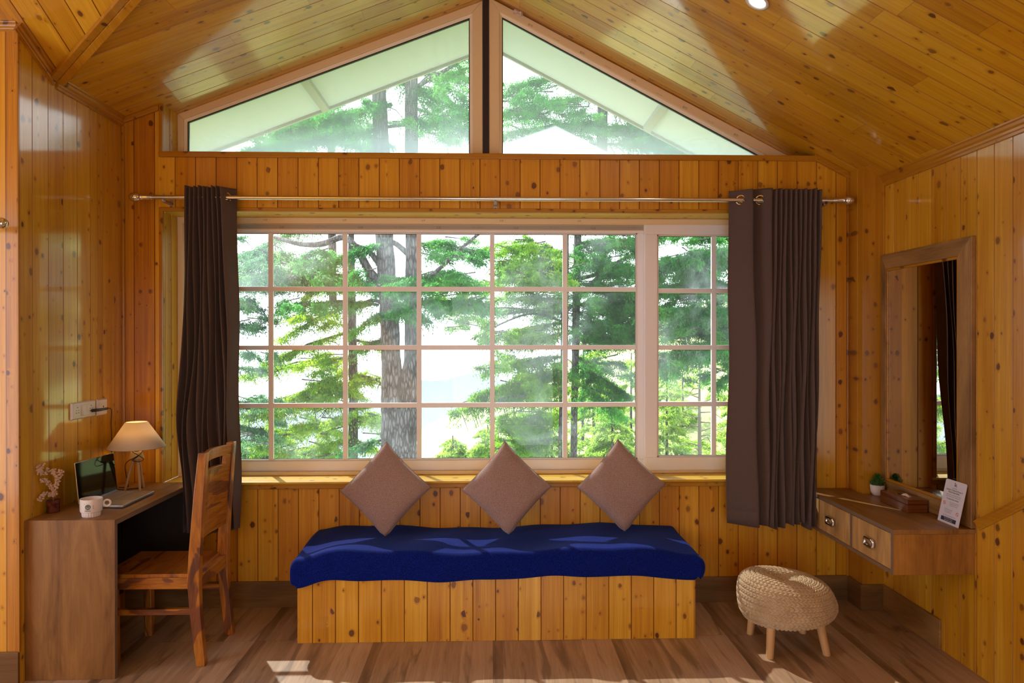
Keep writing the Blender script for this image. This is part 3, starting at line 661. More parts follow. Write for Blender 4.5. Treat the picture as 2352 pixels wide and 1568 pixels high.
# ------------------------------------------------------------------ curtains
def curtain(name, label, top, bot, ztop, zbot, holes, ybase, seed, bulge=0):
    """top/bot: lists of (x, yoffset) fold extremes; same length"""
    rr = random.Random(seed); n = len(top)
    def curve(P, sub):
        out = []
        for i in range(len(P)-1):
            a, b = P[i], P[i+1]; wd = abs(b[0]-a[0])
            for k in range(sub):
                t_ = k/sub; e = t_*t_*(3-2*t_); out.append((a[0]+(b[0]-a[0])*(.7*t_+.3*e), a[1]+(b[1]-a[1])*e))
        out.append(P[-1]); return out
    sub = 16; T = curve(top, sub); B = curve(bot, sub); nc_ = len(T)
    zs = list(np.linspace(ztop, 2.275, 3))+list(np.arange(2.270, 2.195, -.004))+list(np.linspace(2.19, .62, 34))+[.60, .575, .553, .548, .543, .53, .51]+[zbot]
    ph = [rr.uniform(0, 6.28) for _ in range(6)]
    v, f = [], []
    for z in zs:
        t_ = (ztop-z)/(ztop-zbot); e = t_**.85
        for c in range(nc_):
            s = c/(nc_-1)
            x = T[c][0]*(1-e)+B[c][0]*e; y = T[c][1]*(1-e)+B[c][1]*e+ybase[0]*(1-e)+ybase[1]*e
            wv = .006*math.sin(3*s*6.28+4*t_*3+ph[0])+.004*math.sin(7*s*6.28-5*t_+ph[1])
            x += wv*math.sin(min(1, t_*1.6)*1.57)*1.1; y += .5*wv*t_
            x += bulge*(1-s)**1.5*math.exp(-((z-1.02)/.26)**2)
            if .54 < z < .552: y += .0018
            zz = z + (.012*math.sin(s*9+ph[2])+.010*math.sin(s*23+ph[3]))*(1 if z == zbot else 0)
            if z == ztop: zz += .004*math.sin(s*40+ph[4])
            v.append((x, y, zz))
    cent = []
    for r_ in range(len(zs)-1):
        for c in range(nc_-1):
            q = (r_*nc_+c, r_*nc_+c+1, (r_+1)*nc_+c+1, (r_+1)*nc_+c)
            ce = sum((Vector(v[i]) for i in q), Vector())/4
            if any((ce-h).length < .0215 for h in holes): continue
            f.append(q)
    root = thing(name, label, 'curtain', (sum(p[0] for p in bot)/n, ybase[1], zbot))
    m = MB(); m.add(v, f); o = m.build('cloth', M['curtain'], root, True)
    so = o.modifiers.new('solid', 'SOLIDIFY'); so.thickness = .0018
    return root, T
def seq(spans, A, x0, back=.006):
    """spans: widths of successive visible panels"""
    P = [(x0, A)]; x = x0
    for i, s in enumerate(spans):
        x += s; P.append((x, -A)); x -= back; P.append((x, A))
    return P[:-1]
A = .032
# right curtain: two wide left folds then ten tight ones
topR = seq([.112, .120]+[.050]*10, A, 1.305); k_ = (1.797-1.305)/(topR[-1][0]-1.305)
tw = [.112, .116]; x = 1.305; topR = [(x, A)]
for s_ in tw+[(1.797-1.305-.112-.116+.008*11)/10]*10:
    x += s_; topR.append((x, -A)); x -= .008; topR.append((x, A))
topR[-1] = (topR[-1][0]+.006, A+.022)

bw = [.20, .105, .035, .05, .042, .075, .03, .05, .035, .05, .03, .05]; tot = sum(bw)-.011*11; x = 1.277; botR = [(x, .035)]
sc_ = (1.742-1.277+.006*11)/sum(bw)
for i, s_ in enumerate(bw):
    x += s_*sc_; botR.append((x, -.045 if i % 2 == 0 else -.025)); x -= .006; botR.append((x, .03))

def panel_hole(P, i, yw=-.10, yb=-.10, zc=2.233):
    a, b = Vector((P[i][0], P[i][1]+yb, zc)), Vector((P[i+1][0], P[i+1][1]+yb, zc)); t_ = (yw-a.y)/(b.y-a.y); c = a.lerp(b, t_); return c, (b-a).normalized()
h1, d1 = panel_hole(topR, 0); h2, d2 = panel_hole(topR, 2)
CR, _ = curtain('curtain', 'brown eyelet curtain on the right of the window beside the mirror', topR, botR, 2.291, .470, [h1, h2], (-.10, -.155), 3)
def ring(h, d, parent):
    m = MB(); up = Vector((0, 0, 1)); N_ = d.cross(up)
    m.tube([h+(d*math.cos(q)+up*math.sin(q))*.0245 for q in np.linspace(0, 2*math.pi, 33)], .0045, 8, cap=False)
    m.build('grommet', M['brass'], parent, True)
ring(h1+Vector((0, -.002, 0)), d1, CR); ring(h2+Vector((0, -.002, 0)), d2, CR)
m = MB(); 
# left curtain: tight folds then one broad leading panel that turns back to the wall
x = -1.632; topL = [(x, A)]
for i in range(9):
    topL.append((x, -A)) if i == 0 else None
    x += .030; topL.append((x-.0, A)); x += -.007; topL.append((x, -A))
# rebuild as clean zigzag leaning right: front edges hide the fold behind
topL = [(-1.634, .02)]; x = -1.632
for s_ in [.030]*8:
    topL.append((x+.006, -A)); topL.append((x+s_, A)); x += s_-.004
topL = [(p[0], p[1]) for p in topL]
sc_ = (-1.445+1.634)/(topL[-1][0]+1.634); topL = [(-1.634+(p[0]+1.634)*sc_, p[1]) for p in topL]
topL += [(-1.443, -A), (-1.383, A+.02)]
botL = []; nL = len(topL); wd = [0]+[random.uniform(.6, 1.5) for _ in range(nL-1)]; cum = np.cumsum(wd); cum = cum/cum[-1]
for i, p in enumerate(topL): botL.append((-1.628+cum[i]*.285, .03 if p[1] > 0 else (-.045 if (i//2) % 3 else -.028)))
h3, d3 = panel_hole(topL, nL-2)
CL_, _ = curtain('curtain', 'brown eyelet curtain on the left of the window behind the wooden chair', topL, botL, 2.288, .462, [h3], (-.10, -.150), 5, -.045)
ring(h3+Vector((.001, -.002, 0)), d3, CL_)

# ------------------------------------------------------------------ mirror
t = thing('wall_mirror', 'tall oak framed mirror on the right wall above the floating dresser', 'mirror', (2.12, -.51, .636))
y0, y1, z0, z1 = -.870, -.156, .637, 1.925; fy, fz = .088, .078; xf, xb = 2.108, 2.129
def fr_piece(a, b, c, d):
    m = MB(); m.hexa([(xb, *a), (xb, *b), (xb, *c), (xb, *d)], [(xf, *a), (xf, *b), (xf-.0, *c), (xf-.0, *d)]); return m
I0, I1, J0, J1 = y0+fy+.004, y1-.045, z0+fz, z1-fz
fr_piece((y0, z1), (y1, z1), (I1, J1), (I0, J1)).build('frame_rail', M['lam_yz'], t, bevel=.002)
fr_piece((y0, z0), (y1, z0), (I1, J0), (I0, J0)).build('frame_rail', M['lam_yz'], t, bevel=.002)
fr_piece((y0, z0), (y0, z1), (I0, J1), (I0, J0)).build('frame_stile', M['lam_zy'], t, bevel=.002)
fr_piece((y1, z0), (y1, z1), (I1, J1), (I1, J0)).build('frame_stile', M['lam_zy'], t, bevel=.002)
m = MB(); l = .012
for (a, b, c, d) in ((I0, I1, J1-l, J1), (I0, I1, J0, J0+l), (I0, I0+l, J0+l, J1-l), (I1-l, I1, J0+l, J1-l)): m.box(xf+.004, xb-.004, a, b, c, d)
m.build('inner_lip', M['trim_yz'], t, bevel=.002)
m = MB(); m.box(xf+.011, xf+.013, I0+.004, I1-.004, J0+.004, J1-.004); m.build('glass', M['mirror'], t)

# ------------------------------------------------------------------ floating dresser
t = thing('floating_dresser', 'oak wall-hung dresser with two drawers under the mirror', 'dresser', (1.95, -.5, .436))
XD, ZT, ZB, YD = 1.76, .634, .436, -.870
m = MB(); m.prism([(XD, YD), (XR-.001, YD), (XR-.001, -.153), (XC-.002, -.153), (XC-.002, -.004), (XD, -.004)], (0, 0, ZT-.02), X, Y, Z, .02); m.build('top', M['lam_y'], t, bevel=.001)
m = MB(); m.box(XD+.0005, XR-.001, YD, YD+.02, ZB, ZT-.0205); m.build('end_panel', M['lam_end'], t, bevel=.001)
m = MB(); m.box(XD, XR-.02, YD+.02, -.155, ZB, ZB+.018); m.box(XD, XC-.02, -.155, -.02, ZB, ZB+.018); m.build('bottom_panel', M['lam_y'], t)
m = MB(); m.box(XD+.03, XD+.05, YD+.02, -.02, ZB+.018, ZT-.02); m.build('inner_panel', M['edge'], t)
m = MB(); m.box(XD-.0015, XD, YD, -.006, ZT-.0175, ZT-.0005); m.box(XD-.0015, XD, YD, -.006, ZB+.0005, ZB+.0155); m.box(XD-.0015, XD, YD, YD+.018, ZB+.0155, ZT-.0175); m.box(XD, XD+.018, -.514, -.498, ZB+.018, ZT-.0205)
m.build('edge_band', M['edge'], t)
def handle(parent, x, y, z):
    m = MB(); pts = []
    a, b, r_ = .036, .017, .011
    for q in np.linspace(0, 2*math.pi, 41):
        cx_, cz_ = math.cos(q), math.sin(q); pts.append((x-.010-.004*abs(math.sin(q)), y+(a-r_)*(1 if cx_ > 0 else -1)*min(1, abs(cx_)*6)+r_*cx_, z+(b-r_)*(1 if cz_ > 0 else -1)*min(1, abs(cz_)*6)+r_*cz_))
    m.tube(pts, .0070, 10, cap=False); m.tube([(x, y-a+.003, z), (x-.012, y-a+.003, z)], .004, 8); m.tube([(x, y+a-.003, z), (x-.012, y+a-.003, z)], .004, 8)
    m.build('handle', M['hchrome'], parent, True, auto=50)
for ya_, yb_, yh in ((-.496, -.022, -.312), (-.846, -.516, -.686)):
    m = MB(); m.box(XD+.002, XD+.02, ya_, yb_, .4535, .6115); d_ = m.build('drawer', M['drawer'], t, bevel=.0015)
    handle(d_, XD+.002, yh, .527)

# tissue box
t = thing('tissue_box', 'dark rosewood tissue box lying on the floating dresser', 'tissue box', (2.055, -.46, ZT))
bx = (1.998, 2.100, -.578, -.345)
m = MB(); m.box(*bx[:2], bx[2], bx[3], ZT+.0005, ZT+.040); m.build('box_base', M['tissuewood'], t, bevel=.002)
m = MB(); m.box(1.998, 2.100, -.578, -.345, ZT+.0405, ZT+.062); m.build('lid', M['tissuewood'], t, bevel=.003)
m = MB(); m.prism([(2.049+.017*math.cos(q), -.46+.045*math.sin(q)) for q in np.linspace(0, 2*math.pi, 28, endpoint=False)], (0, 0, ZT+.0612), X, Y, Z, .0012); m.build('dark_opening', M['black'], t)
m = MB(); v = []
for i in range(8):
    for j in range(6): v.append((2.038+i*.003+random.uniform(-.001, .001), -.515+j*.011, ZT+.063+.012*math.sin(i*.45)*math.sin(j*.6)+.002*math.sin(i*2+j)))
m.add(v, [(i*6+j, (i+1)*6+j, (i+1)*6+j+1, i*6+j+1) for i in range(7) for j in range(5)]); o = m.build('tissue', M['tissue'], t, True); o.modifiers.new('s', 'SOLIDIFY').thickness = .0008

# potted plant
t = thing('potted_plant', 'small artificial green bush in a white pot at the corner of the dresser', 'plant', (2.068, -.195, ZT))
m = MB(); m.lathe([(0, .0005), (.020, .0005), (.026, .004), (.034, .022), (.037, .045), (.0375, .058), (.035, .058), (.034, .045), (.030, .030), (0, .028)], (2.068, -.195, ZT), 40); m.build('pot', M['ceramic'], t, True, auto=50)
m = MB()
for i in range(420):
    h = random.random(); q = random.uniform(0, 6.28); rad = (.037*(1-h)**.75+.003)*random.uniform(.5, 1.08); c_ = Vector((2.068+rad*math.cos(q), -.195+rad*math.sin(q), ZT+.052+h*.060))
    if c_.x > 2.1: continue
    d_ = Vector((math.cos(q), math.sin(q), random.uniform(.2, 1.2))).normalized()*random.uniform(.006, .012); s_ = d_.cross(Vector((random.random(), random.random(), random.random()))).normalized()*.0022
    m.add([c_-s_*.3, c_+d_*.5-s_, c_+d_, c_+d_*.5+s_], [(0, 1, 2, 3)])
o = m.build('foliage', M['greenleaf'], t); o.modifiers.new('s', 'SOLIDIFY').thickness = .0006
m = MB(); m.lathe([(0, .03), (.03, .03), (.033, .052), (.02, .075), (.008, .10), (0, .11)], (2.068, -.195, ZT), 16); m.build('inner_foliage', simple('dark_leaf', (.015, .05, .006), .8), t, True)

# notice card leaning on the mirror
c00, c10, c01 = Vector((2.062, -.708, ZT+.001)), Vector((2.060, -.852, ZT+.001)), Vector((2.1045, -.697, .828))
t = thing('notice_card', 'white printed house-rules card leaning against the mirror on the dresser', 'card', tuple((c00+c10)/2))
Uc = (c10-c00); wc = Uc.length; Uc = Uc/wc; Vc = (c01-c00); Vc = (Vc-Uc*Vc.dot(Uc)); hc = .197; Vc.normalize(); Nc = Uc.cross(Vc).normalized()
if Nc.x > 0: Nc = -Nc
rc_ = .008; pl = []
for (cx_, cy_, a0) in ((wc-rc_, hc-rc_, 0), (rc_, hc-rc_, 90)):
    for q in range(0, 91, 15): pl.append((cx_+rc_*math.cos(R(a0+q)), cy_+rc_*math.sin(R(a0+q))))
pl = [(0, 0), (wc, 0)]+pl
m = MB(); m.prism(pl, c00, Uc, Vc, Nc, -.003); m.build('board', M['card'], t)
def ct(mb_, s_, size, x, y, bold=0, al='CENTER'): text_mb(mb_, s_, size, c00+Uc*x+Vc*y, Uc, Vc, Nc, 0, al, bold)
mi_ = MB(); hw = wc/2
ct(mi_, 'S', .020, hw-.004, .174, .0004); ct(mi_, 'A', .020, hw+.004, .170, .0001); ct(mi_, 'Aspen Stay', .007, hw, .160)
ct(mi_, 'Caring for Treasured Homes, A', .0088, hw, .150, .00022); ct(mi_, 'Shared Responsibility', .0088, hw, .140, .00022)
ct(mi_, 'These homes, curated with affection by', .0062, hw, .129); ct(mi_, 'their owners, need our collective care.', .0062, hw, .121)
ct(mi_, 'To maintain their serenity:', .0078, hw, .109, .0002)
ct(mi_, 'Indoor smoking is prohibited,', .0056, hw+.016, .096); ct(mi_, 'permitted outdoor areas,', .0056, hw+.016, .089); ct(mi_, 'like balconies or sit-outs.', .0056, hw+.016, .082)
ct(mi_, 'Kindly keep noise down', .0056, hw-.014, .062); ct(mi_, 'that everyone enjoys', .0056, hw-.014, .055); ct(mi_, 'the surroundings.', .0056, hw-.014, .048)
ct(mi_, 'Your understanding preserves calm.', .0060, hw, .034)
bl = [(.020, .010), (wc-.020, .010), (wc-.020, .028), (.020, .028)]
mi_.add([c00+Uc*a+Vc*b+Nc*.0002 for a, b in bl], [(0, 1, 2, 3)])
mi_.build('printed_text', M['ink'], t)
for (x_, y_) in ((.022, .089), (wc-.022, .055)):
    m = MB()
    m.tube([c00+Uc*(x_+.0075*math.cos(q))+Vc*(y_+.0075*math.sin(q)) for q in np.linspace(0, 2*math.pi, 25)], .0009, 6, cap=False)
    m.tube([c00+Uc*(x_-.005)+Vc*(y_+.005), c00+Uc*(x_+.005)+Vc*(y_-.005)], .0009, 6)
    m.build('red_prohibition_symbol', M['red'], t)
m = MB()
for s_, y_ in (('Do not throw waste in', .0215), ('washrooms or pantry', .0135)): text_mb(m, s_, .0066, c00+Uc*hw+Vc*y_+Nc*.0003, Uc, Vc, Nc, 0, 'CENTER', .0001)
m.build('white_text', M['card'], t)

# ------------------------------------------------------------------ bench, blanket, cushions
BX0, BX1, BY, BZ = -.943, .995, -.475, .385
t = thing('storage_bench', 'pine clad storage bench under the window', 'bench', (.026, -.24, 0))
m = MB(); m.boards([(BX0, 0.001), (BX1, 0.001), (BX1, BZ), (BX0, BZ)], (0, BY, 0), X, Z, (0, -1, 0), .1110, -.871)
m.add([(BX0, BY, 0.001), (BX0, -.002, 0.001), (BX0, -.002, BZ), (BX0, BY, BZ)], [(3, 2, 1, 0)]); m.add([(BX1, BY, 0.001), (BX1, -.002, 0.001), (BX1, -.002, BZ), (BX1, BY, BZ)], [(0, 1, 2, 3)])
m.build('front_cladding', M['bench'], t)
m = MB(); m.box(BX0+.001, BX1-.001, BY+.005, -.003, BZ-.02, BZ); m.build('lid', M['sillw'], t)
m = MB(); 
m.box(BX1-.004, BX1+.004, BY-.003, BY+.012, 0, BZ); m.build('corner_bead', M['trim_zx'], t)

def blanket():
    Rr = .05; L = BX1-BX0-.00; E = .155; na, nb = 260, 110
    v, f = [], []; ca = np.linspace(-E, L+E, na); cb = np.linspace(-.03, .475+.155, nb)
    ys0 = -.004
    for ia, a in enumerate(ca):
        for ib, b in enumerate(cb):
            sfr = a/L; sfr = min(1, max(0, sfr))
            tz = .432+.010*math.sin(sfr*9.3+.6)*.6+.004*math.sin(b*14+a*5)+.004*math.sin(a*17+b*9)
            if b < .1: tz += .0
            # along x
            if a < 0: da = -a
            elif a > L: da = a-L
            else: da = 0
            db = max(0, b-.475)
            yy = b if b < .475 else .475
            # rounded roll over
            if da > 0 and db > 0: da, db = da*math.sqrt(max(0, 1-.5*(db/E)**2)), db*math.sqrt(max(0, 1-.5*(da/E)**2))
            def roll(s):
                ar = Rr*math.pi/2
                if s < ar: th = s/Rr; return Rr*math.sin(th), Rr*(1-math.cos(th))
                return Rr, Rr+(s-ar)
            Lb = {True: 1}.get(True)
            dist = math.hypot(da, db); ox = oy = dz = 0
            if dist > 0:
                lat, dz = roll(dist*(.92 if da > 0 and db > 0 else 1)); ox = lat*da/dist; oy = lat*db/dist
            x = BX0+min(max(a, 0), L)*1.0
            sx = -1 if a < 0 else (1 if a > L else 0)
            x += sx*ox*.62; y = ys0-yy-oy*.62+.025
            z = tz-dz
            # taper ends a little, droop of the left end, bulge at the right end
            endl = math.exp(-((x-BX0)/.10)**2); endr = math.exp(-((x-BX1)/.12)**2)
            z -= .018*endl*(1+ .8*min(1, yy/.475))+.016*endr*(.4+yy/.475*.9)
            if sx > 0: x += .022*math.sin(min(1, dz/.14)*math.pi)*(yy/.475); 
            if sx < 0: x -= .004*math.sin(min(1, dz/.14)*math.pi)
            if db > 0:
                y -= .004*math.sin(a*9+1)*min(1, dz/.06)+.002*math.sin(a*29)*min(1, dz/.1)
                z += (.014*(x-BX0)/L-.004+.002*math.sin(a*6))*min(1, dz/.14)
            if da > 0: y += .006*math.sin(b*30)*min(1, dz/.06)*(1 if db == 0 else 0)
            if y > -.004: y = -.004
            v.append((x, y, z))
    for i in range(na-1):
        for j in range(nb-1): f.append((i*nb+j, (i+1)*nb+j, (i+1)*nb+j+1, i*nb+j+1))
    m = MB(); m.add(v, f); o = m.build('blanket', M['blue'], None, True)
    so = o.modifiers.new('s', 'SOLIDIFY'); so.thickness = .006; so.offset = -1
    return tag(o, 'navy blue fleece blanket draped over the window bench', 'blanket')
blanket()

def cushion(cx_, cz_, rot, yb_, yt_, label, sq=1.0, sd=0):
    h = .242*sq; rr = random.Random(sd); n = 40; H = .052
    t_ = thing('cushion', label, 'cushion', (cx_, yb_, cz_-h), 'brown woven cushions standing on their corners on the bench')
    lean = math.atan2(yt_-yb_, 2*h)
    v, f = [], []
    half = h/math.sqrt(2)
    for side in (1, -1):
        for i in range(n+1):
            for j in range(n+1):
                a, b = -1+2*i/n, -1+2*j/n
                pin = 1-.055*(1-a*a)*abs(b)**3; pin2 = 1-.055*(1-b*b)*abs(a)**3
                x, z = a*half*pin2*1.01, b*half*pin*1.01
                t0 = max(0, (1-a**4)*(1-b**4)); th = H*t0**.55*(.92+.08*math.sin(a*3+sd)+.05*math.cos(b*4+sd*2))
                th += .0045*math.sin(9*a*b+sd)*t0+.004*math.exp(-((a+b-1.3)/.12)**2)*math.sin((a-b)*9)*(abs(a)*abs(b))
                X_ = (x-z)*math.cos(R(45)); Z_ = (x+z)*math.sin(R(45))
                X2 = X_*math.cos(rot)-Z_*math.sin(rot); Z2 = X_*math.sin(rot)+Z_*math.cos(rot)
                if Z2 < -h*.88: Z2 = -h*.88+(Z2+h*.88)*.55
                y = -side*th
                # lean back
                yy = yb_+(yt_-yb_)*((Z2+h)/(2*h))+y; zz = cz_+Z2+y*math.sin(lean)*0
                v.append((cx_+X2, yy, zz))
    N_ = (n+1)**2
    for s_ in range(2):
        for i in range(n):
            for j in range(n):
                q = (s_*N_+i*(n+1)+j, s_*N_+(i+1)*(n+1)+j, s_*N_+(i+1)*(n+1)+j+1, s_*N_+i*(n+1)+j+1); f.append(q if s_ == 0 else q[::-1])
    m = MB(); m.add(v, f); o = m.build('cover', M['cushion'], t_, True)
    wl = o.modifiers.new('w', 'WELD'); wl.merge_threshold = .0006
    ring_ = [v[i*(n+1)] for i in range(n+1)]+[v[n*(n+1)+j] for j in range(1, n+1)]+[v[i*(n+1)+n] for i in range(n-1, -1, -1)]+[v[j] for j in range(n-1, -1, -1)]
    m = MB(); m.tube(ring_, .0011, 6, cap=False); m.build('seam', M['cushion'], t_, True)
    return t_
cushion(-.568, .672, R(2), -.215, -.058, 'left of the three brown woven cushions, resting on the blanket', .995, 1)
cushion(.079, .672, R(2), -.20, -.058, 'middle one of the three brown woven cushions on the blanket', .995, 2)
cushion(.700, .679, R(1.5), -.185, -.058, 'right of the three brown woven cushions, nearest the woven stool', .995, 3)

# ------------------------------------------------------------------ braided stool
SC = (1.418, -.557)
t = thing('woven_stool', 'round braided jute stool on four short wooden legs', 'stool', (*SC, 0))
m = MB(); prof = []
# body profile: (r, z)
ctrl = [(0, .295), (.012, .297), (.035, .312), (.075, .324), (.12, .327), (.165, .321), (.196, .306), (.214, .283), (.224, .255), (.230, .225), (.231, .198), (.227, .178), (.216, .160)]
pts_ = []
for i in range(len(ctrl)-1):
    p0_, p1_, p2_, p3_ = ctrl[max(i-1, 0)], ctrl[i], ctrl[i+1], ctrl[min(i+2, len(ctrl)-1)]
    for k in range(14):
        u_ = k/14; pts_.append(tuple(.5*((2*p1_[d])+(-p0_[d]+p2_[d])*u_+(2*p0_[d]-5*p1_[d]+4*p2_[d]-p3_[d])*u_**2+(-p0_[d]+3*p1_[d]-3*p2_[d]+p3_[d])*u_**3) for d in (0, 1)))
pts_.append(ctrl[-1]); sl_ = [0]
for a, b in zip(pts_, pts_[1:]): sl_.append(sl_[-1]+math.hypot(b[0]-a[0], b[1]-a[1]))
NR, NA = 340, 900; row = .0215; tilt = Matrix.Rotation(R(0.6), 3, 'Y')
sm = np.linspace(0, sl_[-1], NR); pr_ = np.interp(sm, sl_, [p[0] for p in pts_]); pz_ = np.interp(sm, sl_, [p[1] for p in pts_])
dr_ = np.gradient(pr_, sm); dz_ = np.gradient(pz_, sm)
V_ = np.zeros((NR, NA, 3)); th = np.linspace(0, 2*np.pi, NA, endpoint=False)
for i in range(NR):
    s_ = sm[i] + row*th/(2*np.pi); q = s_/row; fq = q-np.floor(q); rowi = np.floor(q)
    rad = pr_[i]; circ = 2*np.pi*max(rad, .01); nst = np.maximum(6, np.round(2*np.pi*np.maximum(rowi*row*.95, .02).clip(0, .232)/.021))
    along = th*nst/(2*np.pi)
    chev = along+ (np.abs(fq-.5))*1.1+rowi*.5
    st = np.abs(np.sin(np.pi*chev))
    h = .0090*np.sqrt(np.clip(1-(2*fq-1)**4, 0, 1))*(.30+.70*st**.7) - .0020*np.exp(-((fq-.5)/.06)**2)
    h *= min(1, rad/.02)
    nx, nz = -dz_[i]*-1, dr_[i]; nn = math.hypot(nx, nz); nx, nz = -dz_[i]/nn, dr_[i]/nn
    bul = 1+.012*np.sin(2*th+.7)+.008*np.sin(3*th)
    rr_ = rad*bul+h*nx; V_[i, :, 0] = rr_*np.cos(th); V_[i, :, 1] = rr_*np.sin(th); V_[i, :, 2] = pz_[i]+h*nz
cz0 = np.array([0, 0, .25]); T3 = np.array(tilt); V2_ = (V_.reshape(-1, 3)-cz0) @ T3.T+cz0; zt_ = np.clip((V2_[:, 2]-.19)/.13, 0, 1.2); V2_[:, 2] -= zt_*.014*V2_[:, 0]/.22; zb_ = np.clip((.25-V2_[:, 2])/.09, 0, 1.1); V2_[:, 2] += zb_*.024*V2_[:, 0]/.22; V2_[:, :2] *= .955; V2_[:, 0] += SC[0]-(V2_[:, 2]-.23)*.14; V2_[:, 1] += SC[1]
f = []
for i in range(NR-1):
    a_ = i*NA
    for k in range(NA): f.append((a_+k, a_+NA+k, a_+NA+(k+1) % NA, a_+(k+1) % NA))
m.add([tuple(p) for p in V2_], f); m.build('braided_seat', M['jute'], t, True)
m = MB(); m.lathe([(.0, .146), (.175, .150), (.190, .158), (.195, .170), (0, .176)], (*SC, 0), 48); o = m.build('underside', M['felt'], t, True)
for (x, y, tx, ty) in ((1.281, -.698, .010, .012), (1.558, -.676, -.022, .012), (1.289, -.432, .008, -.012), (1.556, -.430, -.012, -.010)):
    m = MB(); m.tube([(x, y, 0), (x, y, .004), (x+tx*1.4, y+ty*1.4, .17)], [.0155, .0170, .0205], 24); m.build('leg', M['legwood'], t, True, auto=40)
m = MB(); lc = Vector((SC[0]-.207, SC[1]-.06, .178)); m.tube([lc+Vector((-.004-.010*math.cos(q), -.004, -.010*math.sin(q))) for q in np.linspace(0, 6.0, 16)], .003, 6); m.tube([lc+Vector((0, -.01, -.01)), lc+Vector((.006, -.018, -.02)), lc+Vector((.012, -.02, -.012))], .003, 6); m.build('jute_loop', M['jute'], t, True)

# ------------------------------------------------------------------ desk
t = thing('desk', 'oak laminate wall desk on the left holding a laptop and lamp', 'desk', (-1.83, -.4, 0))
m = MB(); m.hexa([(XL+.001, -.81, .6675), (-1.660, -.81, .6675), (-1.660, -.006, .6675), (XL+.001, -.006, .6675)], [(XL+.001, -.81, .691), (-1.636, -.81, .691), (-1.636, -.006, .691), (XL+.001, -.006, .691)])
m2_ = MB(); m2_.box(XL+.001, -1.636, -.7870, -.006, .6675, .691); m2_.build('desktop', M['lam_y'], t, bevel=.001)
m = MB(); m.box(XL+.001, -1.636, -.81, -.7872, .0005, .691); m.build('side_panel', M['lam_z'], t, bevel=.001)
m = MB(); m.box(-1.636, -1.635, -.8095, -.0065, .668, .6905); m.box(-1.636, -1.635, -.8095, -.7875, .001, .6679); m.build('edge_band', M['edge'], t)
m = MB(); m.box(XL+.002, XL+.016, -.786, -.03, .10, .667); m.build('added_dark_panel', M['deskdark'], t)  # near-black panels added so the space under the desk reads dark
m = MB(); m.box(XL+.017, -1.65, -.029, -.015, .16, .667); m.build('added_dark_panel', M['deskdark'], t)

# laptop
t = thing('laptop', 'open silver grey laptop with a black screen on the desk', 'laptop', (-1.82, -.43, .691))
A0, B0, C0, D0 = Vector((-1.922, -.583, .6925)), Vector((-1.706, -.600, .6925)), Vector((-1.712, -.290, .6925)), Vector((-1.916, -.262, .6925))
up_ = Vector((0, 0, .013))
m = MB(); m.hexa([A0, B0, C0, D0], [A0+up_, B0+up_, C0+up_, D0+up_]); m.build('base', M['alu'], t, bevel=.004, seg=3)
u_ = (D0-A0); v_ = (B0-A0)
def lp(a, b, h=.0132): return A0+u_*a+v_*b+Vector((0, 0, h))
m = MB()
for r_ in range(5):
    nk = 13
    for k_ in range(nk):
        a0, a1 = .08+.84*k_/nk+.006, .08+.84*(k_+1)/nk-.006; b0, b1 = .13+.40*r_/5+.012, .13+.40*(r_+1)/5-.012
        if r_ == 4 and 3 <= k_ <= 8:
            if k_ != 3: continue
            a1 = .08+.84*9/nk-.006
        m.hexa([lp(a0, b0), lp(a1, b0), lp(a1, b1), lp(a0, b1)], [lp(a0, b0, .0146), lp(a1, b0, .0146), lp(a1, b1, .0146), lp(a0, b1, .0146)])
m.build('keyboard', simple('grey_keys', (.32, .29, .28), .5), t)
m = MB(); m.hexa([lp(.34, .62), lp(.66, .62), lp(.66, .93), lp(.34, .93)], [lp(.34, .62, .0136), lp(.66, .62, .0136), lp(.66, .93, .0136), lp(.34, .93, .0136)]); m.build('trackpad', simple('trackpad_grey', (.26, .23, .22), .35), t)
tl_, tr_ = Vector((-1.938, -.583, .899)), Vector((-1.932, -.262, .897)); bl_, br_ = A0+Vector((.004, 0, .013)), D0+Vector((.004, 0, .013))
nx_ = (br_-bl_).cross(tl_-bl_).normalized()
if nx_.x < 0: nx_ = -nx_
m = MB(); m.hexa([bl_-nx_*.006, br_-nx_*.006, tr_-nx_*.006, tl_-nx_*.006], [bl_, br_, tr_, tl_]); s_ = m.build('lid', M['alu_edge'], t, bevel=.003, seg=3)
def sp(a, b, h): return bl_+(br_-bl_)*a+(tl_-bl_)*b+nx_*h
m = MB(); m.hexa([sp(.008, .02, -.001), sp(.992, .02, -.001), sp(.992, .985, -.001), sp(.008, .985, -.001)], [sp(.008, .02, .0006), sp(.992, .02, .0006), sp(.992, .985, .0006), sp(.008, .985, .0006)]); m.build('screen', M['screen'], s_)

# table lamp
LX, LY, LZ = -1.852, -.19, .691
t = thing('table_lamp', 'lit tripod table lamp with a cream cone shade on the desk', 'lamp', (LX, LY, LZ))
m = MB(); m.lathe([(.052, 1.043), (.137, .912)], (LX, LY, 0), 64); f_ = [q for q in m.f if len(q) == 4]; m.f = f_; m.mi = [0]*len(f_)
o = m.build('lamp_shade', M['shade'], t, True); o.modifiers.new('s', 'SOLIDIFY').thickness = .0012
m = MB(); 
for r_, z_ in ((.052, 1.043), (.137, .912)): m.tube([(LX+r_*math.cos(q), LY+r_*math.sin(q), z_) for q in np.linspace(0, 2*math.pi, 49)], .0014, 6, cap=False)
m.build('shade_rim', simple('shade_trim', (.45, .32, .22), .8), t, True)
m = MB(); m.lathe([(0, .853), (.036, .853), (.036, .858), (.026, .890), (0, .890)], (LX, LY, 0), 32); m.build('cap_block', M['lampwood2'], t, True, auto=30, bevel=.002)
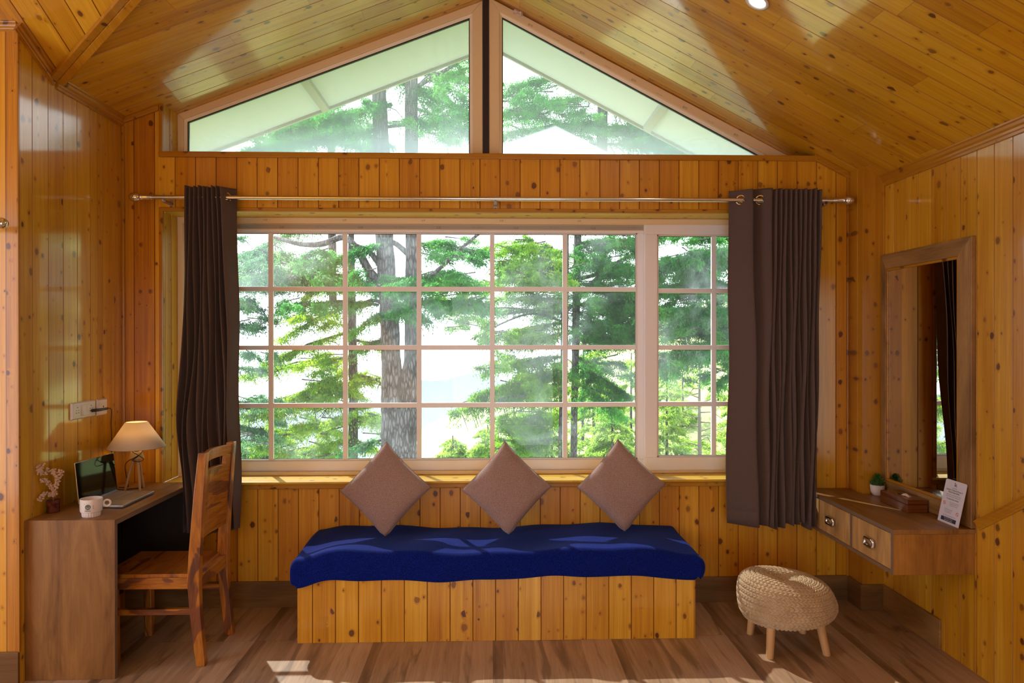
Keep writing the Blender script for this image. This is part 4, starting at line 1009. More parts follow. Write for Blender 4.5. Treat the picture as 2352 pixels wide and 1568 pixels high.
for (fx, fy) in ((-1.902, -.209), (-1.812, -.236), (-1.842, -.140)):
    m = MB(); m.tube([(fx, fy, LZ+.0005), (LX+(fx-LX)*.28, LY+(fy-LY)*.28, .855)], [.0062, .0075], 12); m.build('leg', M['lampwood'], t, True, auto=40)
m = MB(); m.tube([(LX, LY, .89), (LX, LY, .925)], .012, 16); m.build('bulb_holder', M['black'], t, True, auto=40)
m = MB(); m.lathe([(0, .925), (.010, .928), (.014, .942), (.022, .962), (.023, .976), (.015, .992), (0, .998)], (LX, LY, 0), 20); b_ = m.build('bulb', M['bulb'], t, True)
cp = [(LX-.02, LY-.03, .912), (LX+.005, LY-.045, .893), (LX+.030, LY-.045, .878), (LX+.052, LY-.035, .856), (LX+.036, LY-.045, .844), (LX+.012, LY-.045, .846), (LX+.002, LY-.042, .852), (LX+.028, LY-.040, .872), (LX+.040, LY-.02, .895), (LX+.030, LY, .905)]
cp2 = [(LX+.034, LY-.045, .878), (LX+.008, LY-.048, .862), (LX-.025, LY-.035, .846), (LX-.045, LY-.025, .826), (LX-.047, LY-.02, .79), (LX-.055, LY+.02, .715), (LX-.07, LY+.04, .6955), (LX-.12, LY+.05, .694)]
def smooth(P, n=6):
    P = [Vector(p) for p in P]; out = []
    for i in range(len(P)-1):
        a, b, c, d = P[max(i-1, 0)], P[i], P[i+1], P[min(i+2, len(P)-1)]
        for k in range(n):
            u = k/n; out.append(.5*((2*b)+(-a+c)*u+(2*a-5*b+4*c-d)*u*u+(-a+3*b-3*c+d)*u**3))
    out.append(P[-1]); return out
m = MB(); m.tube(smooth(cp), .0021, 6); m.tube(smooth(cp2), .0021, 6); m.build('cord', M['cord'], t, True)
ld = bpy.data.lights.new('bulb_light', 'POINT'); ld.energy = .35; ld.color = (1, .62, .28); ld.shadow_soft_size = .02
lo = bpy.data.objects.new('bulb_light', ld); COL.objects.link(lo); lo.location = (0, 0, 1.012-.691); lo.parent = t

# mug
MX, MY = -1.775, -.738
t = thing('coffee_mug', 'white ceramic mug with a green round emblem on the desk', 'mug', (MX, MY, .691))
m = MB(); flu = lambda r, z, q: r*(1+.03*math.cos(22*q)) if z < .0195 and r > .02 else r
m.lathe([(0, .0005), (.034, .0005), (.0355, .003), (.0375, .019), (.0378, .0205), (.0425, .023), (.0445, .028), (.0452, .078), (.0440, .0795), (.0425, .078), (.0418, .03), (.036, .022), (0, .020)], (MX, MY, .691), 88, flu); m.build('mug_body', M['ceramic'], t, True, auto=35)
hx, hy = math.cos(R(28)), math.sin(R(28))
m = MB(); hcx = Vector((MX+hx*.0600, MY+hy*.0600, .691+.052)); m.tube([hcx+Vector((hx*math.cos(q), hy*math.cos(q), math.sin(q)))*.0135 for q in np.linspace(0, 2*math.pi, 33)], .0040, 10, cap=False, flat=1.3); m.build('handle', M['ceramic'], t, True)
def cyl(a, z, r_=.0456): return Vector((MX+r_*math.sin(a), MY-r_*math.cos(a), .691+z))
m = MB(); cA, cZ = .22, .049
def arc(r0_, r1_, mb_, n=32, a0=0, a1=2*math.pi):
    qs = np.linspace(a0, a1, n+1); v = [cyl(cA+r_*math.cos(q)/.0456, cZ+r_*math.sin(q)) for q in qs for r_ in (r0_, r1_)]
    mb_.add(v, [(2*i, 2*i+1, 2*i+3, 2*i+2) for i in range(n)])
arc(.0075, .0112, m); m.build('green_ring', M['ring_green'], t)
m = MB(); arc(.0, .0048, m, 16, .3, 2.84); arc(.0052, .0066, m, 16, -.2, 3.3)
for dx in (-.0032, 0, .0032): m.add([cyl(cA+(dx-.0009)/.0456, cZ-.006), cyl(cA+(dx+.0009)/.0456, cZ-.006), cyl(cA+(dx+.0009)/.0456, cZ+.001), cyl(cA+(dx-.0009)/.0456, cZ+.001)], [(0, 1, 2, 3)])
for z_, w2 in ((.0365, .012), (.0345, .009)):
    for k_ in range(8):
        a_ = cA+(-w2+2*w2*k_/8)/.0456; m.add([cyl(a_, z_), cyl(a_+.6*w2/4/.0456, z_), cyl(a_+.6*w2/4/.0456, z_+.0012), cyl(a_, z_+.0012)], [(0, 1, 2, 3)])
def mugtext(body, size, ac, z, vert=False, bold=0):
    tm = MB(); text_mb(tm, body, size, (0, 0, 0), X, Y, Z, 0, 'CENTER', bold)
    vv = [cyl(ac+(p[0] if not vert else -p[1])/.0456, z+(p[1] if not vert else p[0])) for p in tm.v]; m.add(vv, tm.f)
mugtext('STARBUCKS', .0046, cA-.03, .0295, bold=.0002); mugtext('42', .0045, cA-.30, .0615); mugtext('LATTE', .006, cA+.52, .047, True)
m.build('dark_print', simple('mug_print', (.06, .07, .06), .4), t)

# vase with dried flowers
VX, VY = -1.988, -.662
t = thing('flower_vase', 'small maroon vase with dried pink blossom twigs at the desk edge', 'vase', (VX, VY, .691))
m = MB(); m.lathe([(0, .0005), (.0245, .0005), (.026, .003), (.0265, .052), (.0275, .056), (.024, .057), (.022, .050), (0, .045)], (VX, VY, .691), 32); m.build('vase_body', M['vase'], t, True, auto=40)
m = MB(); mp = MB()
def twig(P, seed):
    r2 = random.Random(seed); sp_ = smooth(P, 8); m.tube(sp_, .0012, 5)
    for p in sp_[6:]:
        for _ in range(r2.choice((2, 3, 4))):
            c_ = p+Vector((r2.uniform(-.009, .009), r2.uniform(-.012, .012), r2.uniform(-.009, .009))); c_.x = max(c_.x, XL+.010)
            mp.lathe([(0, -.0042), (.0034, -.002), (.0042, .0008), (.002, .0036), (0, .0042)], (0, 0, 0), 7, axis=None)
            k0 = len(mp.v)-35; ro = Matrix.Rotation(r2.uniform(0, 3), 3, (r2.random(), r2.random(), r2.random()+.1)); s3 = r2.uniform(.7, 1.25)
            for i in range(k0, len(mp.v)): q_ = ro @ Vector((mp.v[i][0]*s3*1.2, mp.v[i][1]*s3*.8, mp.v[i][2]*s3)); mp.v[i] = tuple(c_+q_)
b0_ = Vector((VX, VY, .735))
twig([b0_, b0_+Vector((.006, -.004, .05)), b0_+Vector((.020, -.01, .10)), b0_+Vector((.010, -.01, .14)), b0_+Vector((-.016, -.01, .150))], 1)
twig([b0_, b0_+Vector((.004, -.005, .05)), b0_+Vector((0, -.012, .08)), b0_+Vector((-.018, -.03, .105)), b0_+Vector((-.016, -.05, .11))], 2)
twig([b0_, b0_+Vector((0, -.005, .035)), b0_+Vector((-.015, -.03, .045)), b0_+Vector((-.016, -.07, .030))], 3)
twig([b0_+Vector((-.0, -.008, .14)), b0_+Vector((-.012, -.05, .142)), b0_+Vector((-.014, -.08, .155)), b0_+Vector((-.012, -.06, .18))], 4)
twig([b0_+Vector((0, -.0, .02)), b0_+Vector((.014, -.005, .07)), b0_+Vector((.028, -.0, .12)), b0_+Vector((.030, .0, .14))], 5)
m.build('twigs', M['stemy'], t, True); mp.build('blossoms', M['petal'], t, True)

# switch plates and charger
def plate(name, label, y0_, y1_, z0_, z1_, xt=.012):
    t = thing(name, label, 'wall socket', (XL, (y0_+y1_)/2, z0_)); m = MB()
    m.hexa([(XL+.0005, y0_, z0_), (XL+.0005, y1_, z0_), (XL+.0005, y1_, z1_), (XL+.0005, y0_, z1_)][::1], [(XL+xt, y0_+.006, z0_+.006), (XL+xt, y1_-.006, z0_+.006), (XL+xt, y1_-.006, z1_-.006), (XL+xt, y0_+.006, z1_-.006)])
    m.build('cover_plate', M['white'], t, bevel=.0015); return t
t = plate('wall_socket', 'wide white wall socket plate with rocker switch above the desk', -.482, -.283, 1.084, 1.169)
m = MB(); xs = XL+.0122
def dots(m, yc, zc, s_=1):
    for dy, dz, r_ in ((0, .017, .0028), (-.009, .003, .002), (.009, .003, .002), (-.009, -.009, .0026), (.009, -.009, .0026)): m.tube([(xs-.002, yc+dy, zc+dz), (xs+.0006, yc+dy, zc+dz)], r_, 10)
dots(m, -.440, 1.126); m.build('pin_holes', M['black'], t); m = MB(); dots(m, -.325, 1.126); m.build('pin_holes', M['black'], t)
m = MB(); m.hexa([(xs-.001, -.405, 1.100), (xs-.001, -.372, 1.100), (xs-.001, -.372, 1.153), (xs-.001, -.405, 1.153)], [(xs+.009, -.403, 1.102), (xs+.009, -.374, 1.102), (xs+.002, -.374, 1.151), (xs+.002, -.403, 1.151)]); m.build('rocker_switch', M['white'], t, bevel=.001)
m = MB()
for (a, b, c, d) in ((-.467, -.298, 1.0995, 1.1), (-.467, -.298, 1.153, 1.1535), (-.414, -.4135, 1.1, 1.153), (-.362, -.3615, 1.1, 1.153)): m.box(xs-.001, xs+.0002, a, b, c, d)
m.build('plate_joint', simple('joint_grey', (.4, .36, .35), .6), t)
t = plate('wall_socket', 'small square white plate with one hole right of the wide socket', -.262, -.172, 1.082, 1.168, .010)
m = MB(); m.tube([(xs-.006, -.212, 1.127), (xs-.0015, -.212, 1.127)], .0045, 12); m.build('hole', M['black'], t)
t = thing('charging_cable', 'black charger plug and cable hanging from the socket to the desk', 'cable', (-1.99, -.3, 1.115))
m = MB(); m.tube([(XL+.014, -.327, 1.117), (XL+.020, -.320, 1.117), (XL+.032, -.285, 1.117), (XL+.040, -.235, 1.118), (XL+.040, -.216, 1.119)], [.0065, .0075, .0078, .0065, .003], 12); m.build('plug', M['black'], t, True)
m = MB(); m.tube(smooth([(XL+.040, -.218, 1.119), (XL+.040, -.195, 1.112), (XL+.034, -.180, 1.085), (XL+.028, -.173, 1.03), (XL+.026, -.165, .96), (XL+.024, -.160, .86), (XL+.03, -.155, .74), (XL+.045, -.17, .697), (XL+.10, -.205, .694), (XL+.13, -.18, .6935), (XL+.17, -.155, .6935), (XL+.15, -.10, .6935)]), .0024, 7); m.build('cord', M['cord'], t, True)

# ------------------------------------------------------------------ chair
t = thing('dining_chair', 'polished hardwood chair with slotted back pulled up to the desk', 'chair', (-1.5, -.52, 0))
yn, yfar = -.688, -.352
def backpost(y, s):
    m = MB(); w2 = .0185
    P = [(-1.312, 0, .0205), (-1.325, .12, .022), (-1.338, .25, .024), (-1.345, .38, .027), (-1.340, .50, .026), (-1.330, .65, .024), (-1.318, .80, .022), (-1.303, .962, .019)]
    n = len(P); v = []
    for (x, z, d_) in P: v += [(x-d_, y-w2, z), (x+d_, y-w2, z), (x+d_, y+w2, z), (x-d_, y+w2, z)]
    f = [(3, 2, 1, 0), ((n-1)*4, (n-1)*4+1, (n-1)*4+2, (n-1)*4+3)]
    for i in range(n-1):
        for k in range(4): f.append((i*4+k, i*4+(k+1) % 4, (i+1)*4+(k+1) % 4, (i+1)*4+k))
    m.add(v, f); return m
backpost(yn, 1).build('leg', M['shee_z'], t, bevel=.004); backpost(yfar, 1).build('leg', M['shee_z'], t, bevel=.004)
for y in (yn+.012, yfar-.0):
    m = MB(); m.hexa([(-1.725, y-.019, 0), (-1.690, y-.019, 0), (-1.690, y+.019, 0), (-1.725, y+.019, 0)], [(-1.735, y-.019, .35), (-1.695, y-.019, .35), (-1.695, y+.019, .35), (-1.735, y+.019, .35)]); m.build('leg', M['shee_z'], t, bevel=.003)
for y in (yn+.006, yfar-.006):
    m = MB(); m.box(-1.738, -1.362, y-.014, y+.014, .348, .398); m.build('seat_rail', M['shee_x'], t, bevel=.002)
    m = MB(); m.box(-1.700, -1.350, y-.012, y+.012, .230, .256); m.build('stretcher', M['shee_x'], t, bevel=.002)
m = MB(); m.box(-1.355, -1.322, yn+.019, yfar-.019, .345, .402); m.build('seat_rail', M['shee_y'], t, bevel=.002)
m = MB(); m.box(-1.738, -1.712, yn+.019, yfar-.019, .348, .398); m.build('seat_rail', M['shee_y'], t, bevel=.002)
m = MB(); nx2, ny2 = 16, 14; v = []; f = []
for zz in (0, 1):
    for i in range(nx2+1):
        for j in range(ny2+1):
            x = -1.755+(.402)*i/nx2; y = yn-.008+(yfar-yn+.016)*j/ny2; dip = .010*math.sin(math.pi*j/ny2)*math.sin(math.pi*i/nx2)
            v.append((x, y, .399 if zz == 0 else .416-dip))
N1 = (nx2+1)*(ny2+1)
for i in range(nx2):
    for j in range(ny2):
        a = i*(ny2+1)+j; f.append((a, a+1, a+ny2+2, a+ny2+1)); f.append((N1+a, N1+a+ny2+1, N1+a+ny2+2, N1+a+1))
for i in range(nx2):
    a = i*(ny2+1); f.append((a, a+ny2+1, N1+a+ny2+1, N1+a)); a += ny2; f.append((a+ny2+1, a, N1+a, N1+a+ny2+1))
for j in range(ny2): f.append((j+1, j, N1+j, N1+j+1)); a = nx2*(ny2+1)+j; f.append((a, a+1, N1+a+1, N1+a))
m.add(v, f); m.build('seat', M['shee_s'], t, bevel=.002)
# bowed back panel with slot
def bpt(u, z, side):
    y = yn+.0185+(yfar-yn-.037)*u; xs_ = np.interp(z, [.50, .65, .80, .962], [-1.338, -1.328, -1.316, -1.301]); bow = .030*math.sin(math.pi*u)
    return (xs_-bow*1.0+side*.010, y, z)
us = [0, .06, .12, .18, .26, .34, .42, .5, .58, .66, .74, .82, .88, .94, 1]; zs = [.555, .60, .66, .72, .78, .83, .862, .890, .905, .93, .952]
keep = lambda u, z: not (.12 < u < .88 and .862 < z < .905)
m = MB(); idx = {}
for s_ in (-1, 1):
    for a, u in enumerate(us):
        for b, z in enumerate(zs):
            idx[(s_, a, b)] = len(m.v); zz = z
            if b == 0: zz = z-.012*math.sin(math.pi*u)
            if b == len(zs)-1: zz = z+.004*math.sin(math.pi*u)
            m.v.append(bpt(u, zz, s_))
cells = {(a, b) for a in range(len(us)-1) for b in range(len(zs)-1) if keep((us[a]+us[a+1])/2, (zs[b]+zs[b+1])/2)}
for (a, b) in cells:
    m.f.append((idx[(1, a, b)], idx[(1, a+1, b)], idx[(1, a+1, b+1)], idx[(1, a, b+1)])); m.f.append((idx[(-1, a, b)], idx[(-1, a, b+1)], idx[(-1, a+1, b+1)], idx[(-1, a+1, b)]))
    for (da, db, e0, e1) in ((-1, 0, (0, 0), (0, 1)), (1, 0, (1, 0), (1, 1)), (0, -1, (0, 0), (1, 0)), (0, 1, (0, 1), (1, 1))):
        if (a+da, b+db) not in cells: m.f.append((idx[(1, a+e0[0], b+e0[1])], idx[(1, a+e1[0], b+e1[1])], idx[(-1, a+e1[0], b+e1[1])], idx[(-1, a+e0[0], b+e0[1])]))
m.mi = [0]*len(m.f); o = m.build('backrest', M['shee_y'], t, False, bevel=.002)
import bmesh
bm_ = bmesh.new(); bm_.from_mesh(o.data); bmesh.ops.recalc_face_normals(bm_, faces=bm_.faces); bm_.to_mesh(o.data); bm_.free()

# ------------------------------------------------------------------ ceiling downlights
def downlight(x, y, left, label):
    z = zL(x) if left else zR(x); n = nl if left else nr; up = -n
    t = thing('downlight', label, 'ceiling light', (x, y, z), 'recessed ceiling downlights')
    q = n.to_track_quat('Z', 'Y').to_matrix()
    m = MB(); m.lathe([(.036, .0005), (.050, .001), (.052, .005), (.040, .007), (.036, .003)], (x, y, z), 40, axis=q); m.f = [k for k in m.f if len(k) == 4]; m.mi = [0]*len(m.f); m.build('trim_ring', M['white'], t, True)
    m = MB(); m.lathe([(0, .0015), (.037, .0015), (.037, .0025), (0, .0025)], (x, y, z), 32, axis=q); m.build('lens', M['led'], t)
    l = bpy.data.lights.new('downlight_lamp', 'SPOT'); l.energy = 14; l.spot_size = R(125); l.spot_blend = .6; l.color = (1, .80, .56); l.shadow_soft_size = .036
    lo_ = bpy.data.objects.new('downlight_lamp', l); COL.objects.link(lo_); lo_.parent = t; lo_.location = n*.02; lo_.rotation_euler = n.to_track_quat('-Z', 'Y').to_euler()
downlight(1.108, -.999, False, 'round white recessed light in the right ceiling slope at the top edge')

# ------------------------------------------------------------------ outside: ground, hills, trees
def gz(x, y):
    d = max(0, y-1); base = -3.1-.02*d
    if x < 1.0: base -= .55*(1.0-x)*min(1, d/6)
    if x > 2: base += .30*(x-2)*min(1, max(0, y-8)/14)
    base += .12*max(0, x-1)*min(1, d/20)
    return base+.25*math.sin(x*.7+y*.3)+.15*math.sin(x*1.9-y*.8)
m = MB(); xs = np.linspace(-60, 70, 90); ys = list(np.linspace(.6, 90, 80)); v = [(x, y, gz(x, y) if x > -40 else gz(-40, y)) for x in xs for y in ys]; n = len(ys)
m.add(v, [(i*n+j, (i+1)*n+j, (i+1)*n+j+1, i*n+j+1) for i in range(len(xs)-1) for j in range(n-1)]); o = m.build('hillside', M['ground'], None, True); struct(o)
m = MB(); v = []; nx3 = 120
for i in range(nx3):
    x = -1800+3600*i/(nx3-1); h = -110+45*math.sin(i*.11+.4)+20*math.sin(i*.37)+10*math.sin(i*1.1)
    v += [(x, 1500, -400), (x, 1550, h), (x, 1900, -400)]
f = []
for i in range(nx3-1): f += [(3*i, 3*i+3, 3*i+4, 3*i+1), (3*i+1, 3*i+4, 3*i+5, 3*i+2)]
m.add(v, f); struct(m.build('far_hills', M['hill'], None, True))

def foliage_mesh(name, pads, mat, parent, seed, size=(.028, .052)):
    """pads: (p0, p1, spread, hang, twigs, tufts) in world space"""
    g = np.random.default_rng(seed); Ps, Ds = [], []
    for (p0, p1, spread, hang, nt, nf) in pads:
        p0, p1 = np.array(p0), np.array(p1); ax = p1-p0; L = np.linalg.norm(ax)+1e-6; ax = ax/L
        lat = np.cross(ax, [0, 0, 1]); lat /= np.linalg.norm(lat)+1e-6
        t = g.random(nt)**.9; taper = 1-.45*t
        S_ = p0+np.outer(t*L, ax); S_[:, 2] += -.06*L*t*t*1.0
        side = g.choice([-1, 1], nt)*g.random(nt)**.6
        dirv = np.outer(side, lat)+np.outer(g.uniform(.2, .9, nt), ax)
        dirv /= np.linalg.norm(dirv, axis=1)[:, None]
        ln = spread*taper*g.uniform(.35, 1.1, nt); dn = hang*g.uniform(.3, 1.2, nt)*(ln/spread)
        E_ = S_+dirv*ln[:, None]; E_[:, 2] -= dn; E_[:, 2] += .10*spread*g.normal(size=nt)
        u = g.random((nt, nf))**.8
        P = S_[:, None, :]*(1-u[..., None])+E_[:, None, :]*u[..., None]
        P[..., 2] += (dn[:, None]*.45)*np.sin(np.pi*u)     # droop arc
        P += g.normal(size=P.shape)*np.array([.030, .030, .022])
        D = (E_-S_)[:, None, :]/(ln[:, None, None]+1e-6)+g.normal(size=P.shape)*.55; D[..., 2] -= .35*u
        D /= np.linalg.norm(D, axis=-1)[..., None]
        Ps.append(P.reshape(-1, 3)); Ds.append(D.reshape(-1, 3))
    P = np.concatenate(Ps); D = np.concatenate(Ds); n_ = len(P); ln = g.uniform(*size, n_)[:, None]
    Q = np.cross(D, g.normal(size=(n_, 3))); Q /= np.linalg.norm(Q, axis=1)[:, None]; wd = ln*.17
    V = np.empty((n_, 4, 3)); V[:, 0] = P-D*ln*.5; V[:, 1] = P-Q*wd; V[:, 2] = P+D*ln*.5; V[:, 3] = P+Q*wd
    off = np.array(parent['_w']) if parent is not None else 0
    me = bpy.data.meshes.new(name); me.vertices.add(n_*4); me.vertices.foreach_set('co', (V-off).ravel()); me.loops.add(n_*4); me.loops.foreach_set('vertex_index', np.arange(n_*4)); me.polygons.add(n_)
    me.polygons.foreach_set('loop_start', np.arange(0, n_*4, 4)); me.polygons.foreach_set('loop_total', np.full(n_, 4)); me.materials.append(mat); me.update(); me.validate()
    o = bpy.data.objects.new(name, me); COL.objects.link(o); o.parent = parent; return o
DEN = 2.1
def tree(label, base_px, yb, trunk, pads, mat, seed, branches=(), clumps=(), cat='tree', size=(.028, .055), limbs=True):
    """trunk: list of polylines [(px,py,radius_px)] at depth yb; pads: (px0,py0,px1,py1,spread_px,hang_px,density[,dy0,dy1])"""
    k = (yb+3.875)/FPX
    b = at(base_px[0], base_px[1], yb); b.z = min(b.z, gz(b.x, yb)+.2)
    t = thing('tree', label, cat, tuple(b)); m = MB()
    for tr in trunk:
        P = [at(p[0], p[1], yb) for p in tr]; r_ = [p[2]*k for p in tr]
        if tr[-1][1] > 1000: P.append(Vector((P[-1].x, P[-1].y, gz(P[-1].x, yb)-.1))); r_.append(r_[-1]*1.15)
        # subdivide with a little wobble
        Q, rr2 = [], []
        for i in range(len(P)-1):
            for j in range(8): u = j/8; Q.append(P[i].lerp(P[i+1], u)+Vector((random.uniform(-1, 1), random.uniform(-1, 1), 0))*r_[i]*.05); rr2.append((r_[i]*(1-u)+r_[i+1]*u)*random.uniform(.97, 1.04))
        Q.append(P[-1]); rr2.append(r_[-1]); m = MB(); m.tube(Q, rr2, 16); m.build('trunk', M['bark'], t, True)
    mbr = MB(); g2 = random.Random(seed)
    for br in branches:
        P = smooth([tuple(at(p[0], p[1], yb+(p[3] if len(p) > 3 else 0))) for p in br], 5); r_ = np.interp(np.linspace(0, 1, len(P)), np.linspace(0, 1, len(br)), [p[2]*k for p in br]); mb1 = MB(); mb1.tube(P, list(r_), 8); mb1.build('bough', M['bark'], t, True)
    wp = []
    for pd in pads:
        x0, y0_, x1, y1_, sp_, hg, dn = pd[:7]; d0, d1 = (pd[7], pd[8]) if len(pd) > 8 else (g2.uniform(-.4, .4), g2.uniform(-1.0, 1.0))
        p0, p1 = at(x0, y0_, yb+d0), at(x1, y1_, yb+d1); area = math.hypot(x1-x0, y1_-y0_)*(sp_+hg)
        nt = int(max(8, dn*area/90*DEN)); wp.append((tuple(p0), tuple(p1), sp_*k*1.1, hg*k, nt, 30))
        if limbs:
            mid = p0.lerp(p1, .5)+Vector((0, 0, .03)); mbr.tube([p0, mid, p1-Vector((0, 0, .06*(p1-p0).length))], [max(.012, 3.2*k), 2.2*k, .8*k], 6)
            for _ in range(int(4+abs(x1-x0)/22)):
                u = g2.random(); s0 = p0.lerp(p1, u)-Vector((0, 0, .06*(p1-p0).length*u*u)); e = s0+Vector((g2.uniform(-1, 1), g2.uniform(-1, 1), 0)).normalized()*sp_*k*.8; e.z -= hg*k*.7
                mbr.tube([s0, s0.lerp(e, .5)+Vector((0, 0, hg*k*.2)), e], [1.3*k, 1.0*k, .4*k], 5)
    for (cx_, cy_, rx, ry, cnt) in clumps:
        for _ in range(cnt):
            q = g2.uniform(0, 6.283); rr = math.sqrt(g2.random()); x_, y_ = cx_+rx*rr*math.cos(q), cy_+ry*rr*math.sin(q); d_ = g2.uniform(-1.3, 1.3)
            sg_ = g2.choice((-1, 1)); p0 = at(x_, y_, yb+d_); p1 = at(x_+sg_*g2.uniform(18, 42), y_+g2.uniform(-3, 12), yb+d_+g2.uniform(-.3, .3))
            wp.append((tuple(p0), tuple(p1), g2.uniform(18, 30)*k, g2.uniform(16, 34)*k, g2.randint(12, 20), 26))
            if _ % 2: mbr.tube([p0-(p1-p0)*.8, p0, p1], [1.6*k, 1.1*k, .4*k], 5)
    if mbr.v: mbr.build('twigs', M['bark'], t, True)['kind'] = 'stuff'
    if wp: foliage_mesh('foliage', wp, mat, t, seed, size)['kind'] = 'stuff'
    return t

# the twin-trunked cedar in the middle
tree('large grey twin-trunked cedar rising behind the middle of the window', (915, 1060), 6.5,
     [[(865, -60, 14), (870, 200, 16), (878, 400, 19), (884, 560, 20), (893, 700, 21), (898, 820, 22), (901, 890, 25), (908, 990, 33), (916, 1060, 41), (918, 1120, 44)], [(944, -60, 13), (945, 300, 15), (947, 540, 15), (945, 700, 14), (944, 820, 15), (938, 890, 20), (930, 980, 28), (926, 1060, 32)]],
     [(880, 655, 700, 650, 50, 30, .5), (870, 640, 1010, 650, 30, 34, 1.0, -.5, -.7), (880, 560, 720, 610, 45, 40, .40), (900, 690, 980, 730, 30, 40, .6, -.6, -.6), (870, 700, 690, 690, 50, 35, .35), (880, 720, 810, 760, 25, 30, .5),
      (945, 560, 1100, 570, 60, 40, .4), (945, 640, 1090, 650, 60, 40, .6), (960, 700, 1120, 690, 50, 50, .5), (900, 240, 640, 290, 60, 50, .55), (880, 300, 560, 330, 50, 40, .45), (900, 180, 1080, 250, 60, 60, .5), (950, 60, 1110, 130, 60, 60, .4), (950, 280, 1100, 300, 50, 40, .4), (880, 1010, 780, 1040, 30, 30, .5), (885, 780, 820, 800, 25, 30, .4)],
     M['leaf_deep'], 21, branches=[[(882, 655, 12), (850, 625, 10), (822, 575, 8), (790, 545, 7, .2), (740, 560, 7, .3), (690, 560, 6, .4), (630, 545, 4, .6)], [(880, 620, 8), (850, 580, 6), (810, 560, 4)], [(945, 590, 7), (910, 560, 6), (890, 555, 6)], [(950, 660, 6), (1000, 625, 5, -.2), (1060, 570, 4, -.4), (1120, 520, 3, -.6)], [(940, 210, 6), (990, 180, 5), (1060, 140, 4), (1110, 110, 3)], [(945, 285, 5), (900, 290, 4), (830, 300, 3), (760, 290, 2)], [(890, 700, 5), (850, 690, 4), (800, 720, 3)]], clumps=[(1040, 570, 70, 25, 12), (1030, 640, 80, 18, 18), (1050, 690, 70, 20, 12), (700, 590, 90, 20, 12), (750, 640, 60, 20, 12), (700, 700, 60, 14, 8), (830, 640, 45, 22, 12), (880, 660, 30, 12, 7), (920, 720, 40, 22, 8), (960, 660, 60, 16, 10), (640, 260, 80, 30, 14), (1040, 200, 60, 60, 14), (1000, 290, 90, 30, 14), (780, 250, 60, 30, 10)])
# slender tree on the left
tree('slim cedar with a thin trunk left of the twin-trunked cedar', (812, 1060), 9.0,
     [[(806, 480, 6), (808, 700, 9), (812, 900, 10), (810, 1120, 12)]],
     [(808, 700, 640, 770, 50, 35, .35), (808, 760, 600, 830, 55, 40, .45), (808, 820, 560, 850, 50, 40, .40), (808, 850, 650, 920, 55, 45, .65), (808, 930, 560, 940, 50, 40, .5), (808, 960, 600, 1000, 60, 45, .6), (808, 1010, 560, 1060, 60, 45, .6), (808, 880, 700, 900, 40, 50, .6), (812, 780, 890, 800, 30, 30, .35), (812, 860, 890, 880, 34, 34, .5), (812, 960, 890, 960, 34, 34, .5), (812, 1010, 880, 1040, 30, 30, .6), (808, 620, 700, 680, 45, 30, .3), (808, 1070, 640, 1090, 60, 40, .6)],
     M['leaf_sun'], 22, clumps=[(730, 740, 60, 30, 12), (720, 830, 80, 25, 20), (740, 900, 80, 30, 26), (700, 980, 100, 30, 26), (680, 1040, 120, 30, 34), (600, 930, 60, 14, 10), (850, 870, 30, 25, 6), (850, 960, 34, 40, 9), (590, 1040, 50, 20, 12)])
# far left tree, its trunk behind the curtain
tree('cedar at the far left reaching in with flat grey-green boughs', (430, 1060), 7.5,
     [[(430, 250, 12), (435, 700, 14), (436, 1120, 16)]],
     [(440, 600, 640, 585, 50, 36, .55), (440, 640, 760, 625, 55, 36, .60), (440, 660, 640, 650, 50, 36, .7), (440, 690, 600, 700, 40, 30, .4), (440, 740, 600, 745, 36, 28, .4), (440, 850, 610, 840, 40, 28, .35), (440, 920, 640, 930, 45, 32, .5), (440, 960, 620, 990, 50, 36, .5), (440, 1020, 640, 1050, 50, 36, .6), (440, 560, 560, 540, 40, 30, .3), (660, 640, 780, 650, 40, 30, .6)],
     M['leaf_blue'], 23, clumps=[(590, 600, 60, 26, 24), (620, 640, 80, 20, 26), (700, 620, 60, 20, 12), (570, 690, 40, 12, 8), (580, 740, 50, 10, 6), (590, 810, 50, 12, 5), (600, 920, 60, 14, 10), (590, 990, 50, 30, 12)])
# two trunks on the right
tree('dark cedar trunk with hanging boughs right of the window centre', (1290, 1060), 8.5,
     [[(1300, 420, 7), (1298, 700, 8), (1294, 900, 9), (1290, 1120, 10)]],
     [(1296, 620, 1150, 600, 70, 60, .75), (1296, 580, 1180, 560, 60, 60, .55), (1296, 690, 1130, 680, 60, 30, .35), (1296, 720, 1020, 700, 60, 30, .3), (1296, 740, 1130, 770, 50, 40, .5), (1296, 770, 1180, 780, 60, 50, .7), (1296, 850, 1090, 900, 50, 70, .55), (1294, 890, 1150, 900, 50, 60, .8), (1294, 820, 1180, 830, 50, 60, .5), (1294, 900, 1040, 930, 30, 60, .3), (1290, 960, 1150, 960, 50, 70, .7), (1290, 1010, 1160, 1020, 50, 60, .6), (1296, 660, 1200, 640, 60, 40, .8)],
     M['leaf_mid'], 24, branches=[[(1296, 700, 4), (1220, 712, 3), (1140, 722, 3), (1040, 716, 2), (985, 700, 1)], [(1296, 880, 3), (1200, 895, 3), (1130, 905, 2), (1060, 925, 1)], [(1296, 740, 3), (1230, 720, 3), (1170, 735, 2), (1080, 780, 1)]], clumps=[(1210, 600, 70, 40, 34), (1200, 560, 80, 22, 14), (1150, 650, 60, 20, 12), (1240, 660, 60, 40, 24), (1060, 690, 60, 20, 12), (1080, 740, 70, 22, 10), (1200, 770, 80, 22, 22), (1200, 850, 80, 40, 22), (1240, 880, 50, 50, 22), (1210, 970, 70, 40, 30), (1180, 1030, 60, 30, 16), (1130, 830, 60, 30, 7)])
